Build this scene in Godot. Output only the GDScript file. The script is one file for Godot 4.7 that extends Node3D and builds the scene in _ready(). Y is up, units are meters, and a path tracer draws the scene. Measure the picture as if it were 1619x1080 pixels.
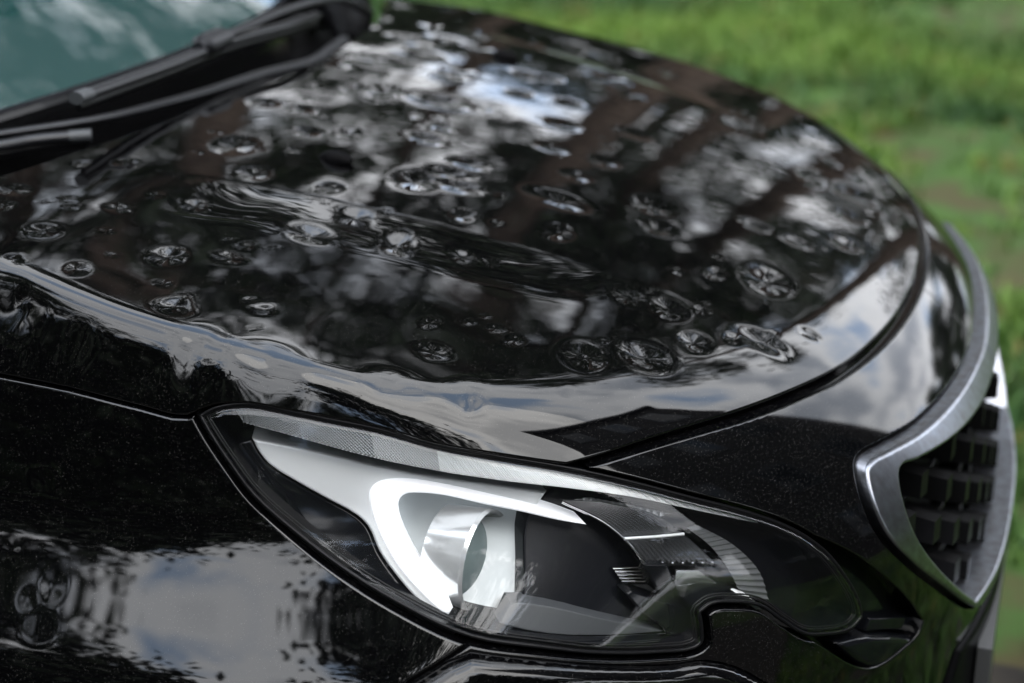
extends Node3D

# ---------------------------------------------------------------- the shape of the car's front: f(x, y, z) = 0 is the painted skin
# x forward, y up, z to the car's right; the frontmost point is at x = 0, the ground at y = 0.
const HALF_WIDTH := 0.85521
const BOW := 0.93823
const BOW_POWER := 2.50388
const ARC := 0.75            # metres of "s" per radian round the vertical line x = -0.95, z = 0
const HUB := -0.95

var M := {}
var taken := {}

func sst(a: float, b: float, x: float) -> float:
	var t := clampf((x - a) / (b - a), 0.0, 1.0)
	return t * t * (3.0 - 2.0 * t)

func crown(x: float, z: float) -> float:
	var s := absf(z)
	var t := x + 0.74
	var y := 1.03991 - 0.18542 * t - 0.1652 * t * t - 0.07 * s * s - 0.02 * s * s * s * s
	if s > 0.25:
		var u := clampf((s - (0.43 - 0.155 * (x + 0.9))) / 0.10, 0.0, 1.0)
		if u > 0.0:
			y -= CREASE * sst(-0.33, -0.56, x) * sst(-0.98, -0.80, x) * (1.0 - (1.0 - u) * (1.0 - u))
	return y

const CREASE := 0.0085

func wall(x: float, y: float, z: float) -> float:
	var a := pow(absf(z) / HALF_WIDTH, BOW_POWER)
	if x > -BOW:
		a += pow((x + BOW) / BOW, BOW_POWER)
	var h := maxf(y - 0.6, 0.0)
	var w := (pow(a, 1.0 / BOW_POWER) - 1.0) * 0.86 + 0.04351 * h + 0.67172 * h * h
	if x < -0.25 and y < 0.84:
		w -= sst(-0.25, -0.50, x) * 0.075 * sst(0.84, 0.66, y)
	return w

func skin(x: float, y: float, z: float) -> float:
	var b := wall(x, y, z)
	var a := y - crown(x, z)
	var k := 0.016 + 0.12056 * sst(-0.62, -0.12, x)
	var h := clampf(0.5 + 0.5 * (a - b) / k, 0.0, 1.0)
	return b + (a - b) * h + k * h * (1.0 - h)

func skin_normal(p: Vector3) -> Vector3:
	var e := 0.0006
	return Vector3(skin(p.x + e, p.y, p.z) - skin(p.x - e, p.y, p.z), skin(p.x, p.y + e, p.z) - skin(p.x, p.y - e, p.z), skin(p.x, p.y, p.z + e) - skin(p.x, p.y, p.z - e)).normalized()

# a point of the skin, sunk by "d", from the arc coordinate s and the height y
func on_skin(s: float, y: float, d: float) -> Vector3:
	var c := cos(s / ARC)
	var n := sin(s / ARC)
	var r := 0.85
	var v := skin(HUB + c * r, y, n * r) + d
	var r2 := r - v * 0.9
	for i in 14:
		var v2 := skin(HUB + c * r2, y, n * r2) + d
		if absf(v2) < 2e-7 or absf(v2 - v) < 1e-12:
			break
		var step := clampf(-v2 * (r2 - r) / (v2 - v), -0.2, 0.2)
		r = r2
		v = v2
		r2 += step
	return Vector3(HUB + c * r2, y, n * r2)

func hood_height(x: float, z: float, from: float) -> float:
	var y := from
	var v := skin(x, y, z)
	var y2 := y - v * 0.9
	for i in 10:
		var v2 := skin(x, y2, z)
		if absf(v2) < 3e-7 or absf(v2 - v) < 1e-12:
			break
		var step := clampf(-v2 * (y2 - y) / (v2 - v), -0.1, 0.1)
		y = y2
		v = v2
		y2 += step
	return y2

# ---------------------------------------------------------------- naming helpers
func numbered(called: String, parent: Node) -> String:
	var key := str(parent.get_instance_id()) + called
	taken[key] = taken.get(key, -1) + 1
	return called if taken[key] == 0 else "%s_%03d" % [called, taken[key]]

func tag(o: Node, label: String, category: String, group := "") -> Node:
	o.set_meta("label", label)
	o.set_meta("category", category)
	if group:
		o.set_meta("group", group)
	return o

func base(called: String, at := Vector3.ZERO, parent: Node = self) -> Node3D:
	var o := Node3D.new()
	o.name = numbered(called, parent)
	parent.add_child(o, true)
	o.position = at
	return o

func put(called: String, mesh: Mesh, mat: Material, parent: Node = self) -> MeshInstance3D:
	var o := MeshInstance3D.new()
	o.name = numbered(called, parent)
	o.mesh = mesh
	o.material_override = mat
	parent.add_child(o, true)
	return o

func structure(o: Node) -> Node:
	o.set_meta("kind", "structure")
	return o

# ---------------------------------------------------------------- mesh helpers
class Sheet:
	var v := PackedVector3Array()
	var n := PackedVector3Array()
	var c := PackedColorArray()
	var ix := PackedInt32Array()

	func vert(p: Vector3, m: Vector3) -> int:
		v.append(p)
		n.append(m)
		return v.size() - 1

	# triangle with its front towards its normals (front faces run clockwise)
	func tri(a: int, b: int, d: int) -> void:
		var g := (v[b] - v[a]).cross(v[d] - v[a])
		if g.dot(n[a] + n[b] + n[d]) > 0.0:
			ix.append_array([a, d, b])
		else:
			ix.append_array([a, b, d])

	func quad(a: int, b: int, d: int, e: int) -> void:
		tri(a, b, d)
		tri(a, d, e)

	func flat(a: Vector3, b: Vector3, d: Vector3, e: Vector3, away: Vector3) -> void:
		var g := (b - a).cross(d - a)
		if g.length_squared() < 1e-16:
			g = (d - a).cross(e - a)
		g = g.normalized()
		if g.dot(away) < 0.0:
			g = -g
		quad(vert(a, g), vert(b, g), vert(d, g), vert(e, g))

	func done() -> ArrayMesh:
		var a := []
		a.resize(Mesh.ARRAY_MAX)
		a[Mesh.ARRAY_VERTEX] = v
		a[Mesh.ARRAY_NORMAL] = n
		if c.size() == v.size():
			a[Mesh.ARRAY_COLOR] = c
		a[Mesh.ARRAY_INDEX] = ix
		var m := ArrayMesh.new()
		m.add_surface_from_arrays(Mesh.PRIMITIVE_TRIANGLES, a)
		return m

func mirrored(m: ArrayMesh) -> ArrayMesh:
	var a := m.surface_get_arrays(0)
	var v: PackedVector3Array = a[Mesh.ARRAY_VERTEX]
	var n: PackedVector3Array = a[Mesh.ARRAY_NORMAL]
	var ix: PackedInt32Array = a[Mesh.ARRAY_INDEX]
	for i in v.size():
		v[i].z = -v[i].z
		n[i].z = -n[i].z
	for i in range(0, ix.size(), 3):
		var t := ix[i]
		ix[i] = ix[i + 1]
		ix[i + 1] = t
	a[Mesh.ARRAY_VERTEX] = v
	a[Mesh.ARRAY_NORMAL] = n
	a[Mesh.ARRAY_INDEX] = ix
	var o := ArrayMesh.new()
	o.add_surface_from_arrays(Mesh.PRIMITIVE_TRIANGLES, a)
	return o

func curve(list: Array, closed := false, steps := 4) -> PackedVector2Array:
	var p := PackedVector2Array()
	for i in range(0, list.size(), 2):
		p.append(Vector2(list[i], list[i + 1]) * 0.001)
	return smooth(p, closed, steps)

# a Catmull-Rom curve that keeps sharp corners sharp
func smooth(p: PackedVector2Array, closed: bool, steps: int) -> PackedVector2Array:
	var n := p.size()
	var tang := PackedVector2Array()
	for i in n:
		var a := p[(i + n - 1) % n] if closed or i > 0 else p[i]
		var b := p[(i + 1) % n] if closed or i < n - 1 else p[i]
		var u := p[i] - a
		var w := b - p[i]
		if u.length() < 1e-9 or w.length() < 1e-9 or absf(u.angle_to(w)) > 1.0:
			tang.append(Vector2.ZERO if u.length() > 1e-9 and w.length() > 1e-9 else (b - a))
		else:
			tang.append((u.normalized() + w.normalized()).normalized())
	var out := PackedVector2Array()
	for i in (n if closed else n - 1):
		var a := p[i]
		var b := p[(i + 1) % n]
		var l := a.distance_to(b)
		var ta := tang[i].normalized() * l if tang[i] != Vector2.ZERO else (b - a)
		var tb := tang[(i + 1) % n].normalized() * l if tang[(i + 1) % n] != Vector2.ZERO else (b - a)
		for k in steps:
			var t := float(k) / steps
			out.append(a * (2 * t * t * t - 3 * t * t + 1) + ta * (t * t * t - 2 * t * t + t) + b * (3 * t * t - 2 * t * t * t) + tb * (t * t * t - t * t))
	if not closed:
		out.append(p[n - 1])
	return out

func resample(p: PackedVector2Array, n: int) -> PackedVector2Array:
	var total := 0.0
	for i in p.size() - 1:
		total += p[i].distance_to(p[i + 1])
	var out := PackedVector2Array()
	var at := 0
	var gone := 0.0
	for k in n + 1:
		var want := total * k / n
		while at < p.size() - 2 and gone + p[at].distance_to(p[at + 1]) < want:
			gone += p[at].distance_to(p[at + 1])
			at += 1
		out.append(p[at].lerp(p[at + 1], clampf((want - gone) / maxf(p[at].distance_to(p[at + 1]), 1e-9), 0.0, 1.0)))
	return out

# A panel of sheet or moulding that follows the skin: its outline lies in (s, y), its face is sunk by "sink", its edge is rounded by "bevel" and goes "thick" inwards.
class SkinPanel:
	var host
	var polys: Array
	var sink := 0.0
	var thick := 0.01
	var bevel := 0.0
	var cell := 0.02
	var least := 0.004
	var walls := true
	var dents := []
	var wave := 0.0
	var sh := Sheet.new()
	var known := {}
	var poly := PackedVector2Array()
	var edges := []
	var near := []

	var toward := Vector2.ZERO

	func distance(q: Vector2) -> float:
		var best := 1e9
		for e in near:
			var d: Vector2 = e[1]
			var w: Vector2 = q - e[0]
			var t := clampf(w.dot(d) * e[2], 0.0, 1.0)
			var l := (w - d * t).length_squared()
			if l < best:
				best = l
				toward = e[3] if l < 1e-9 else (d * t - w) / sqrt(l)
		return sqrt(best)

	func depth(q: Vector2) -> float:
		var d := sink
		if bevel > 0.0:
			var t := clampf(distance(q) / bevel, 0.0, 1.0)
			d += bevel * (1.0 - cos(asin((1.0 - t) * 0.96)))
		for e in dents:
			var w: Vector2 = Vector2(q.x - e[0], q.y - e[1]) / e[2]
			var r2: float = w.length_squared()
			if r2 < 1.0:
				d += e[2] * e[3] * (1.0 - r2) * (1.0 - r2) * (1.0 - r2) * (1.0 + 0.2 * r2 * cos(2.0 * w.angle() + e[0] * 90.0))
		return d

	func spot(q: Vector2, d: float) -> Vector3:
		return host.on_skin(q.x, q.y, d)

	func vert(q: Vector2) -> int:
		var key := Vector2i(roundi(q.x * 40000.0), roundi(q.y * 40000.0))
		if known.has(key):
			return known[key]
		var p := spot(q, depth(q))
		var n: Vector3
		n = host.skin_normal(p)
		for e in dents:
			if Vector2(q.x - e[0], q.y - e[1]).length() < e[2]:
				var h := 0.0008
				var a := q + Vector2(h, 0)
				var b := q - Vector2(h, 0)
				var c := q + Vector2(0, h)
				var d := q - Vector2(0, h)
				var m: Vector3 = (spot(a, depth(a)) - spot(b, depth(b))).cross(spot(c, depth(c)) - spot(d, depth(d))).normalized()
				n = m if m.dot(n) > 0.0 else -m
				break
		if bevel > 0.0:
			var t := distance(q) / bevel
			if t < 1.0:
				var along := n.cross(Vector3.UP).normalized()
				var upward := along.cross(n)
				var out := along * toward.x + upward * toward.y
				var w := asin((1.0 - t) * 0.96)
				n = (n * cos(w) + out.normalized() * sin(w)).normalized()
		known[key] = sh.vert(p, n)
		return known[key]

	# the edges that can matter within "reach" of a point
	func close_to(q: Vector2, reach: float, from: Array) -> Array:
		var out := []
		var r2 := reach * reach
		for e in from:
			var d: Vector2 = e[1]
			var w: Vector2 = q - e[0]
			var t := clampf(w.dot(d) * e[2], 0.0, 1.0)
			if (w - d * t).length_squared() < r2:
				out.append(e)
		return out

	func fill(x: float, y: float, size: float, from: Array) -> void:
		var mid := Vector2(x + size * 0.5, y + size * 0.5)
		var half := size * 0.7072
		near = close_to(mid, half * 2.0 + bevel * 1.5 + 0.001, from)
		var mine := near
		var db := distance(mid)
		var near_dent := false
		for e in dents:
			near_dent = near_dent or mid.distance_to(Vector2(e[0], e[1])) < e[2] + half
		var refine := (bevel > 0.0 and db - half < bevel * 1.2 and size > maxf(bevel * 0.6, 0.0011)) or (near_dent and size > 0.0021)
		if db > half and not Geometry2D.is_point_in_polygon(mid, poly):
			return
		if refine:
			var h := size * 0.5
			fill(x, y, h, mine)
			fill(x + h, y, h, mine)
			fill(x, y + h, h, mine)
			fill(x + h, y + h, h, mine)
			return
		var box := PackedVector2Array([Vector2(x, y), Vector2(x + size, y), Vector2(x + size, y + size), Vector2(x, y + size)])
		if db > half:
			sh.quad(vert(box[0]), vert(box[1]), vert(box[2]), vert(box[3]))
			return
		for piece in Geometry2D.intersect_polygons(box, poly):
			if piece.size() < 3:
				continue
			var t := Geometry2D.triangulate_polygon(piece)
			for i in range(0, t.size(), 3):
				sh.tri(vert(piece[t[i]]), vert(piece[t[i + 1]]), vert(piece[t[i + 2]]))

	func build() -> ArrayMesh:
		for p in polys:
			poly = p
			edges.clear()
			var lo: Vector2 = p[0]
			var hi: Vector2 = p[0]
			for i in p.size():
				var d: Vector2 = p[(i + 1) % p.size()] - p[i]
				if d.length() < 1e-7:
					continue
				edges.append([p[i], d, 1.0 / d.length_squared(), Vector2(d.y, -d.x).normalized() * (-1.0 if Geometry2D.is_polygon_clockwise(p) else 1.0)])
				lo = lo.min(p[i])
				hi = hi.max(p[i])
			var x := floorf(lo.x / cell) * cell
			while x < hi.x:
				var y := floorf(lo.y / cell) * cell
				while y < hi.y:
					fill(x, y, cell, edges)
					y += cell
				x += cell
			if walls:
				for e in edges:
					near = close_to(e[0] + e[1] * 0.5, e[1].length() * 0.5 + bevel * 1.5 + 0.001, edges)
					var k := maxi(1, ceili(e[1].length() / 0.012))
					for i in k:
						var a: Vector2 = e[0] + e[1] * (float(i) / k)
						var b: Vector2 = e[0] + e[1] * (float(i + 1) / k)
						var out := Vector2(e[1].y, -e[1].x).normalized()
						if Geometry2D.is_point_in_polygon((a + b) * 0.5 + out * 0.0004, p):
							out = -out
						var da := depth(a)
						var db := depth(b)
						var away := spot((a + b) * 0.5 + out * 0.003, da) - spot((a + b) * 0.5, da)
						sh.flat(spot(a, da), spot(b, db), spot(b, sink + thick), spot(a, sink + thick), away)
		return sh.done()

func panel(polys: Array, sink: float, thick: float, bevel := 0.0, cell := 0.02, walls := true, dents := []) -> ArrayMesh:
	var p := SkinPanel.new()
	p.host = self
	p.polys = polys
	p.sink = sink
	p.thick = thick
	p.bevel = bevel
	p.cell = cell
	p.walls = walls
	p.dents = dents
	return p.build()

# a ribbon between two curves on the skin, with ribs
func ribbon(a: PackedVector2Array, b: PackedVector2Array, nu: int, nv: int, sink: float, rib: float, ribs: float, slant := 0.0, along := true) -> ArrayMesh:
	var A := resample(a, nu)
	var B := resample(b, nu)
	var sh := Sheet.new()
	var at := func(i: float, j: float) -> Vector3:
		var u := clampf(i / nu, 0.0, 1.0)
		var w := clampf(j / nv, 0.0, 1.0)
		var k := clampi(int(u * nu), 0, nu - 1)
		var f := u * nu - k
		var q := A[k].lerp(A[k + 1], f).lerp(B[k].lerp(B[k + 1], f), w)
		var phase := (u * ribs + w * slant) if along else (w * ribs + u * slant)
		return on_skin(q.x, q.y, sink + rib * absf(sin(phase * PI)))
	for i in nu + 1:
		for j in nv + 1:
			var p: Vector3 = at.call(float(i), float(j))
			var n: Vector3 = (at.call(i + 0.3, float(j)) - at.call(i - 0.3, float(j))).cross(at.call(float(i), j + 0.3) - at.call(float(i), j - 0.3)).normalized()
			if n.dot(Vector3(0.5, 0.3, 0.8)) < 0.0:
				n = -n
			sh.vert(p, n)
	for i in nu:
		for j in nv:
			var k := i * (nv + 1) + j
			sh.quad(k, k + nv + 1, k + nv + 2, k + 1)
	return sh.done()

func tube(path: PackedVector3Array, radius: Variant, sides := 8, closed := false, flat := 1.0, up := Vector3.UP) -> ArrayMesh:
	var sh := Sheet.new()
	var n := path.size()
	for i in n:
		var a := path[(i + n - 1) % n] if closed or i > 0 else path[i]
		var b := path[(i + 1) % n] if closed or i < n - 1 else path[i]
		var t := (b - a).normalized()
		var x := t.cross(up).normalized()
		if x.length() < 0.5:
			x = t.cross(Vector3.RIGHT).normalized()
		var y := x.cross(t)
		var r: float = radius[i] if radius is Array or radius is PackedFloat32Array else radius
		for k in sides:
			var w := TAU * k / sides
			var m := (x * cos(w) + y * sin(w) / flat).normalized()
			sh.vert(path[i] + (x * cos(w) + y * sin(w) * flat) * r, m)
	for i in (n if closed else n - 1):
		for k in sides:
			var j := (i + 1) % n
			sh.quad(i * sides + k, j * sides + k, j * sides + (k + 1) % sides, i * sides + (k + 1) % sides)
	if not closed:
		for end in [0, n - 1]:
			var t := (path[0] - path[1]).normalized() if end == 0 else (path[n - 1] - path[n - 2]).normalized()
			var c := sh.vert(path[end], t)
			var first := sh.v.size()
			for k in sides:
				sh.vert(sh.v[end * sides + k], t)
			for k in sides:
				sh.tri(c, first + k, first + (k + 1) % sides)
	return sh.done()

# a body turned round the x axis: profile of (x, radius)
func lathe_x(profile: PackedVector2Array, sides := 40) -> ArrayMesh:
	var sh := Sheet.new()
	for i in profile.size() - 1:
		var a := profile[i]
		var b := profile[i + 1]
		var nn := Vector2(-(b.y - a.y), b.x - a.x).normalized()
		var first := sh.v.size()
		for k in sides + 1:
			var w := TAU * k / sides
			var r := Vector3(0, cos(w), sin(w))
			sh.vert(Vector3(a.x, 0, 0) + r * a.y, Vector3(nn.x, 0, 0) + r * nn.y)
			sh.vert(Vector3(b.x, 0, 0) + r * b.y, Vector3(nn.x, 0, 0) + r * nn.y)
		for k in sides:
			sh.quad(first + k * 2, first + k * 2 + 1, first + k * 2 + 3, first + k * 2 + 2)
	return sh.done()

func box(sh: Sheet, t: Transform3D, lo: Vector3, hi: Vector3, taper := 1.0) -> void:
	var c := []
	for i in 8:
		var p := Vector3(hi.x if i & 1 else lo.x, hi.y if i & 2 else lo.y, hi.z if i & 4 else lo.z)
		if i & 1:
			var m := (lo + hi) * 0.5
			p = Vector3(p.x, m.y + (p.y - m.y) * taper, m.z + (p.z - m.z) * taper)
		c.append(t * p)
	var mid := t * ((lo + hi) * 0.5)
	for f in [[0, 1, 3, 2], [4, 5, 7, 6], [0, 1, 5, 4], [2, 3, 7, 6], [0, 2, 6, 4], [1, 3, 7, 5]]:
		sh.flat(c[f[0]], c[f[1]], c[f[2]], c[f[3]], (c[f[0]] + c[f[3]] + c[f[1]] + c[f[2]]) * 0.25 - mid)

# a loft through rings of the same number of points
func loft(rings: Array, closed_ring := false, centre := Vector3.ZERO) -> ArrayMesh:
	var sh := Sheet.new()
	for i in rings.size() - 1:
		var a: PackedVector3Array = rings[i]
		var b: PackedVector3Array = rings[i + 1]
		for k in (a.size() if closed_ring else a.size() - 1):
			var j := (k + 1) % a.size()
			sh.flat(a[k], a[j], b[j], b[k], (a[k] + b[j]) * 0.5 - centre)
	return sh.done()

# ---------------------------------------------------------------- outlines on the skin: millimetres of (s, y)
const LINE := {
	"hood_front": [651.7, 880.8, 615.7, 883.3, 575.6, 884.8, 524.6, 883.5, 466.9, 879.7, 398.7, 875.0, 314.0, 869.0, 223.4, 864.9, 100.9, 861.4, -22.0, 859.8],
	"hood_side": [1159.0, 940.9, 1081.8, 936.8, 1009.7, 928.5, 964.2, 924.2, 955.5, 928.6, 945.0, 933.0, 932.3, 936.0, 908.9, 937.3, 879.9, 934.0, 839.5, 928.6, 798.1, 920.8, 755.8, 907.1, 700.1, 893.7, 651.7, 880.8],
	"lamp": [954.7, 920.7, 939.2, 929.2, 909.5, 934.2, 877.3, 930.5, 839.8, 924.4, 798.4, 916.6, 753.8, 902.9, 699.4, 889.2, 653.2, 875.8, 600.5, 855.1, 550.1, 830.6, 502.7, 805.6, 465.2, 779.4, 439.1, 750.3, 420.9, 715.9, 408.5, 683.5, 406.6, 666.8, 420.7, 659.6, 450.1, 666.2, 470.6, 675.6, 492.6, 698.7, 511.4, 720.0, 533.2, 729.9, 552.0, 733.5, 561.6, 728.7, 561.0, 711.1, 562.9, 699.0, 571.2, 695.1, 597.9, 699.7, 645.1, 713.9, 698.5, 734.1, 745.9, 750.1, 786.7, 771.1, 826.9, 794.0, 865.3, 820.4, 906.2, 855.3, 927.7, 882.5, 944.6, 905.4],
	"wing": [910.8, 892.2, 879.6, 888.4, 841.6, 881.6, 798.6, 871.9, 756.8, 863.2, 715.5, 856.0, 661.5, 842.8, 674.5, 828.6, 716.9, 843.4, 773.5, 853.6, 796.1, 848.2, 800.5, 831.7, 792.4, 806.5, 776.7, 778.8, 757.6, 759.6, 755.1, 753.6, 765.3, 756.5, 778.4, 766.5, 793.4, 784.3, 804.3, 800.8, 811.5, 819.2, 820.3, 828.3, 843.7, 841.3, 870.6, 855.8, 895.6, 870.5, 905.1, 881.6],
	"drl": [637.6, 816.5, 653.9, 825.1, 670.5, 832.3, 708.6, 845.4, 744.2, 855.5, 768.6, 860.5, 790.0, 861.2, 801.9, 857.9, 808.1, 851.2, 809.3, 841.3, 806.6, 828.4, 801.2, 812.8, 790.6, 793.0, 775.7, 775.0, 763.0, 762.7, 757.2, 759.7, 753.1, 764.3, 762.9, 779.1, 774.8, 799.8, 782.5, 820.2, 786.0, 838.6, 785.4, 846.9, 779.7, 852.4, 769.3, 853.3, 747.7, 850.6, 715.3, 840.9, 685.5, 832.2, 659.5, 823.1],
	"bowl": [783.2, 836.2, 740.1, 834.2, 687.2, 820.2, 668.4, 808.0, 674.0, 789.6, 681.8, 770.6, 692.3, 747.3, 703.9, 726.6, 727.8, 728.9, 749.1, 739.6, 761.3, 758.3, 776.1, 781.2, 784.5, 807.4],
	"bezel": [679.2, 813.4, 656.8, 835.4, 646.4, 839.4, 582.2, 815.5, 497.2, 773.2, 407.8, 718.8, 373.9, 661.8, 364.1, 616.3, 417.9, 635.2, 480.0, 690.6, 538.9, 709.7, 553.6, 683.1, 575.2, 687.6, 699.0, 735.6, 688.9, 776.2],
	"bezel_rear": [927.0, 885.3, 911.5, 890.2, 905.7, 879.5, 896.1, 868.4, 870.9, 853.6, 843.8, 839.0, 820.2, 826.1, 811.3, 817.1, 804.1, 798.8, 793.1, 782.3, 778.0, 764.5, 764.9, 754.4, 754.8, 750.3, 774.9, 752.6, 807.0, 770.2, 846.1, 794.2, 888.7, 825.7, 916.7, 857.2],
	"shelf": [707.6, 759.3, 693.3, 757.1, 661.4, 744.8, 580.4, 700.9, 610.4, 708.5, 664.7, 723.8, 699.5, 736.2, 718.3, 744.9],
	"chip": [531.2, 723.8, 516.3, 725.7, 507.9, 719.9, 497.3, 702.8, 507.4, 706.2],
	"lower_mirror": [561.5, 753.0, 539.7, 746.7, 518.1, 721.4, 497.9, 705.3, 528.4, 710.3, 565.7, 734.5],
	"ribbed_mirror": [617.2, 768.7, 591.9, 763.4, 575.0, 741.6, 610.3, 752.9],
	"fin": [599.9, 778.2, 577.6, 771.8, 575.3, 763.5, 571.8, 746.3, 589.8, 747.7, 595.2, 765.6],
	"step": [613.3, 748.4, 608.4, 751.2, 564.4, 722.2, 553.3, 714.9, 553.1, 686.4, 577.4, 694.5, 586.1, 710.2, 605.1, 733.3],
	"lampledge": [754.7, 756.1, 718.4, 745.0, 670.8, 729.6, 619.1, 714.4, 593.0, 708.4, 597.7, 705.0, 671.3, 725.4, 719.0, 741.3],
	"sigL": [654.7, 838.6, 624.2, 817.4, 606.9, 796.7, 595.9, 775.3],
	"sigR": [620.7, 831.9, 577.2, 813.0, 554.0, 788.3, 532.9, 758.8],
	"flutL": [547.9, 791.0, 529.9, 770.2, 516.5, 743.7, 507.7, 715.8],
	"flutR": [537.2, 790.4, 507.1, 763.7, 486.6, 731.3, 481.2, 701.6],
	"topflL": [641.5, 833.1, 614.2, 819.5, 571.7, 804.6],
	"topflR": [627.5, 833.0, 601.5, 823.8, 559.0, 805.8],
	"prT": [922.3, 924.4, 878.1, 923.5, 850.8, 918.7, 798.0, 910.0, 752.5, 897.2, 697.4, 882.7, 650.3, 868.9, 596.7, 847.9, 545.6, 822.5, 492.1, 792.1],
	"prB": [915.4, 914.1, 878.6, 906.5, 851.7, 900.1, 799.8, 887.2, 754.6, 877.1, 700.3, 865.7, 653.8, 855.0, 599.7, 838.3, 548.0, 815.7, 492.0, 788.7],
	"seam": [746.3, 747.4, 763.6, 738.5, 792.1, 724.4],
	"pocket": [463.4, 780.6, 415.5, 741.1, 383.0, 703.6, 346.7, 654.5, 327.0, 621.2, 335.1, 610.1, 356.6, 606.1, 393.3, 605.2, 419.3, 619.2, 457.1, 659.7, 480.1, 684.1, 435.9, 672.2],
	"fin_top": [392.3, 655.4, 318.6, 615.4, 310.1, 603.5, 317.4, 596.2, 364.2, 627.0, 398.5, 642.8],
	"fin_low": [439.7, 652.6, 400.9, 642.5, 317.1, 593.6, 340.4, 591.2, 380.2, 594.5, 405.8, 608.6],
	"lower": [747.1, 742.0, 699.5, 726.6, 645.9, 705.9, 593.2, 688.0, 566.5, 684.1, 540.5, 669.6, 511.6, 641.2],
	"notch": [558.1, 725.9, 525.7, 720.8, 509.3, 711.0, 537.7, 710.6],
	"grill_out": [-77.3, 788.0, 21.9, 791.1, 109.9, 795.3, 200.3, 799.8, 274.7, 804.1, 333.3, 809.6, 358.6, 810.8, 371.9, 806.6, 378.5, 797.7, 384.2, 775.6, 379.2, 744.4, 353.3, 703.6, 306.3, 650.0, 240.5, 584.2, 206.9, 559.8],
	"grill_in": [114.3, 762.1, 180.7, 767.2, 242.2, 774.1, 300.2, 782.0, 325.2, 785.3, 332.5, 779.9, 339.0, 755.6, 334.3, 724.6, 308.5, 680.3, 266.8, 630.3, 221.4, 585.6],
}

# hail dents of the hood: x, z, radius in millimetres
const DENTS := [
	-940, 165, 19, -890, 161, 17, -898, 325, 29, -841, 390, 20, -975, 442, 14, -921, 547, 12, -859, 493, 12, -957, 631, 18,
	-1040, 558, 16, -729, 482, 23, -704, 422, 19, -851, 235, 19, -809, 206, 21, -755, 376, 15, -1025, 599, 9, -903, -129, 40,
	-842, 19, 26, -770, 0, 37, -800, -119, 26, -726, 153, 23, -684, 289, 29, -663, 243, 25, -642, 269, 25, -655, 195, 21,
	-536, 215, 33, -541, 125, 19, -440, 134, 27, -419, 193, 20, -508, 304, 22, -615, -44, 23, -595, 56, 19, -527, 45, 19,
	-646, 442, 20, -607, 345, 16, -721, -220, 22, -691, -242, 22, -635, -149, 19, -701, -124, 20, -242, -202, 32, -235, -106, 24,
	-224, 3, 23, -328, 70, 18, -276, 67, 17, -294, -309, 16, -321, -363, 11, -939, 724, 17, -888, 680, 13, -828, 607, 19,
	-775, 577, 14, -948, 699, 12, -915, 735, 22, -846, 744, 15, -854, 754, 12, -728, 736, 27, -658, 721, 29, -700, 651, 11,
	-774, 692, 18, -692, 684, 4, -902, 755, 9, -641, 452, 18, -576, 428, 12, -533, 623, 15, -545, 693, 25, -475, 681, 8,
	-482, 670, 21, -406, 541, 26, -352, 498, 28, -401, 393, 18, -359, 384, 22, -497, 546, 7, -322, 430, 13, -284, 217, 34,
	-260, 367, 25, -317, 432, 19, -286, 389, 12, -221, 302, 12, -337, 255, 14, -938, -291, 26, -839, -323, 28, -876, 33, 20,
	-971, -92, 23, -727, 96, 16,
]

# dents of the right fender: s, y, radius in millimetres
const FENDER_DENTS := [
	1108, 877, 13, 1102, 851, 14, 1077, 768, 13, 1082, 740, 15, 1123, 788, 10, 956, 755, 5, 992, 732, 12, 1096, 757, 10,
	784, 753, 4,
]

func material(called: String, color: Color, rough: float, metal := 0.0, spec := 0.5) -> StandardMaterial3D:
	var m := StandardMaterial3D.new()
	m.resource_name = called
	m.albedo_color = color.linear_to_srgb()
	m.roughness = rough
	m.metallic = metal
	m.metallic_specular = spec
	M[called] = m
	return m

func lin(r: float, g: float, b: float) -> Color:
	return Color(r, g, b)

func noise(s: int, f: float, octaves := 4) -> FastNoiseLite:
	var n := FastNoiseLite.new()
	n.seed = s
	n.frequency = f
	n.fractal_octaves = octaves
	return n

func noise_texture(s: int, f: float, ramp: Array, size := 512, octaves := 5) -> NoiseTexture2D:
	var t := NoiseTexture2D.new()
	t.width = size
	t.height = size
	t.seamless = true
	t.noise = noise(s, f, octaves)
	var g := Gradient.new()
	g.offsets = PackedFloat32Array(ramp.map(func(e): return e[0]))
	g.colors = PackedColorArray(ramp.map(func(e): return e[1]))
	t.color_ramp = g
	return t

func specks(s: int, count: int, ground: Color, dust: Color, least: float, most: float) -> ImageTexture:
	var rng := RandomNumberGenerator.new()
	rng.seed = s
	var im := Image.create(1024, 1024, false, Image.FORMAT_RGB8)
	im.fill(ground)
	var fog := noise(s + 1, 0.006)
	for i in count:
		var x := rng.randi_range(1, 1021)
		var y := rng.randi_range(1, 1021)
		if fog.get_noise_2d(x, y) + rng.randf() * 0.9 < 0.25:
			continue
		var c := ground.lerp(dust, rng.randf_range(least, most))
		im.set_pixel(x, y, c)
		if rng.randf() < 0.45:
			im.set_pixel(x + 1, y, c)
		if rng.randf() < 0.3:
			im.set_pixel(x, y + 1, c)
			im.set_pixel(x + 1, y + 1, c.lerp(ground, 0.4))
	return ImageTexture.create_from_image(im)

func triplanar(m: StandardMaterial3D, scale: float, world := false) -> void:
	m.uv1_triplanar = true
	m.uv1_world_triplanar = world
	m.uv1_scale = Vector3.ONE * scale

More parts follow.
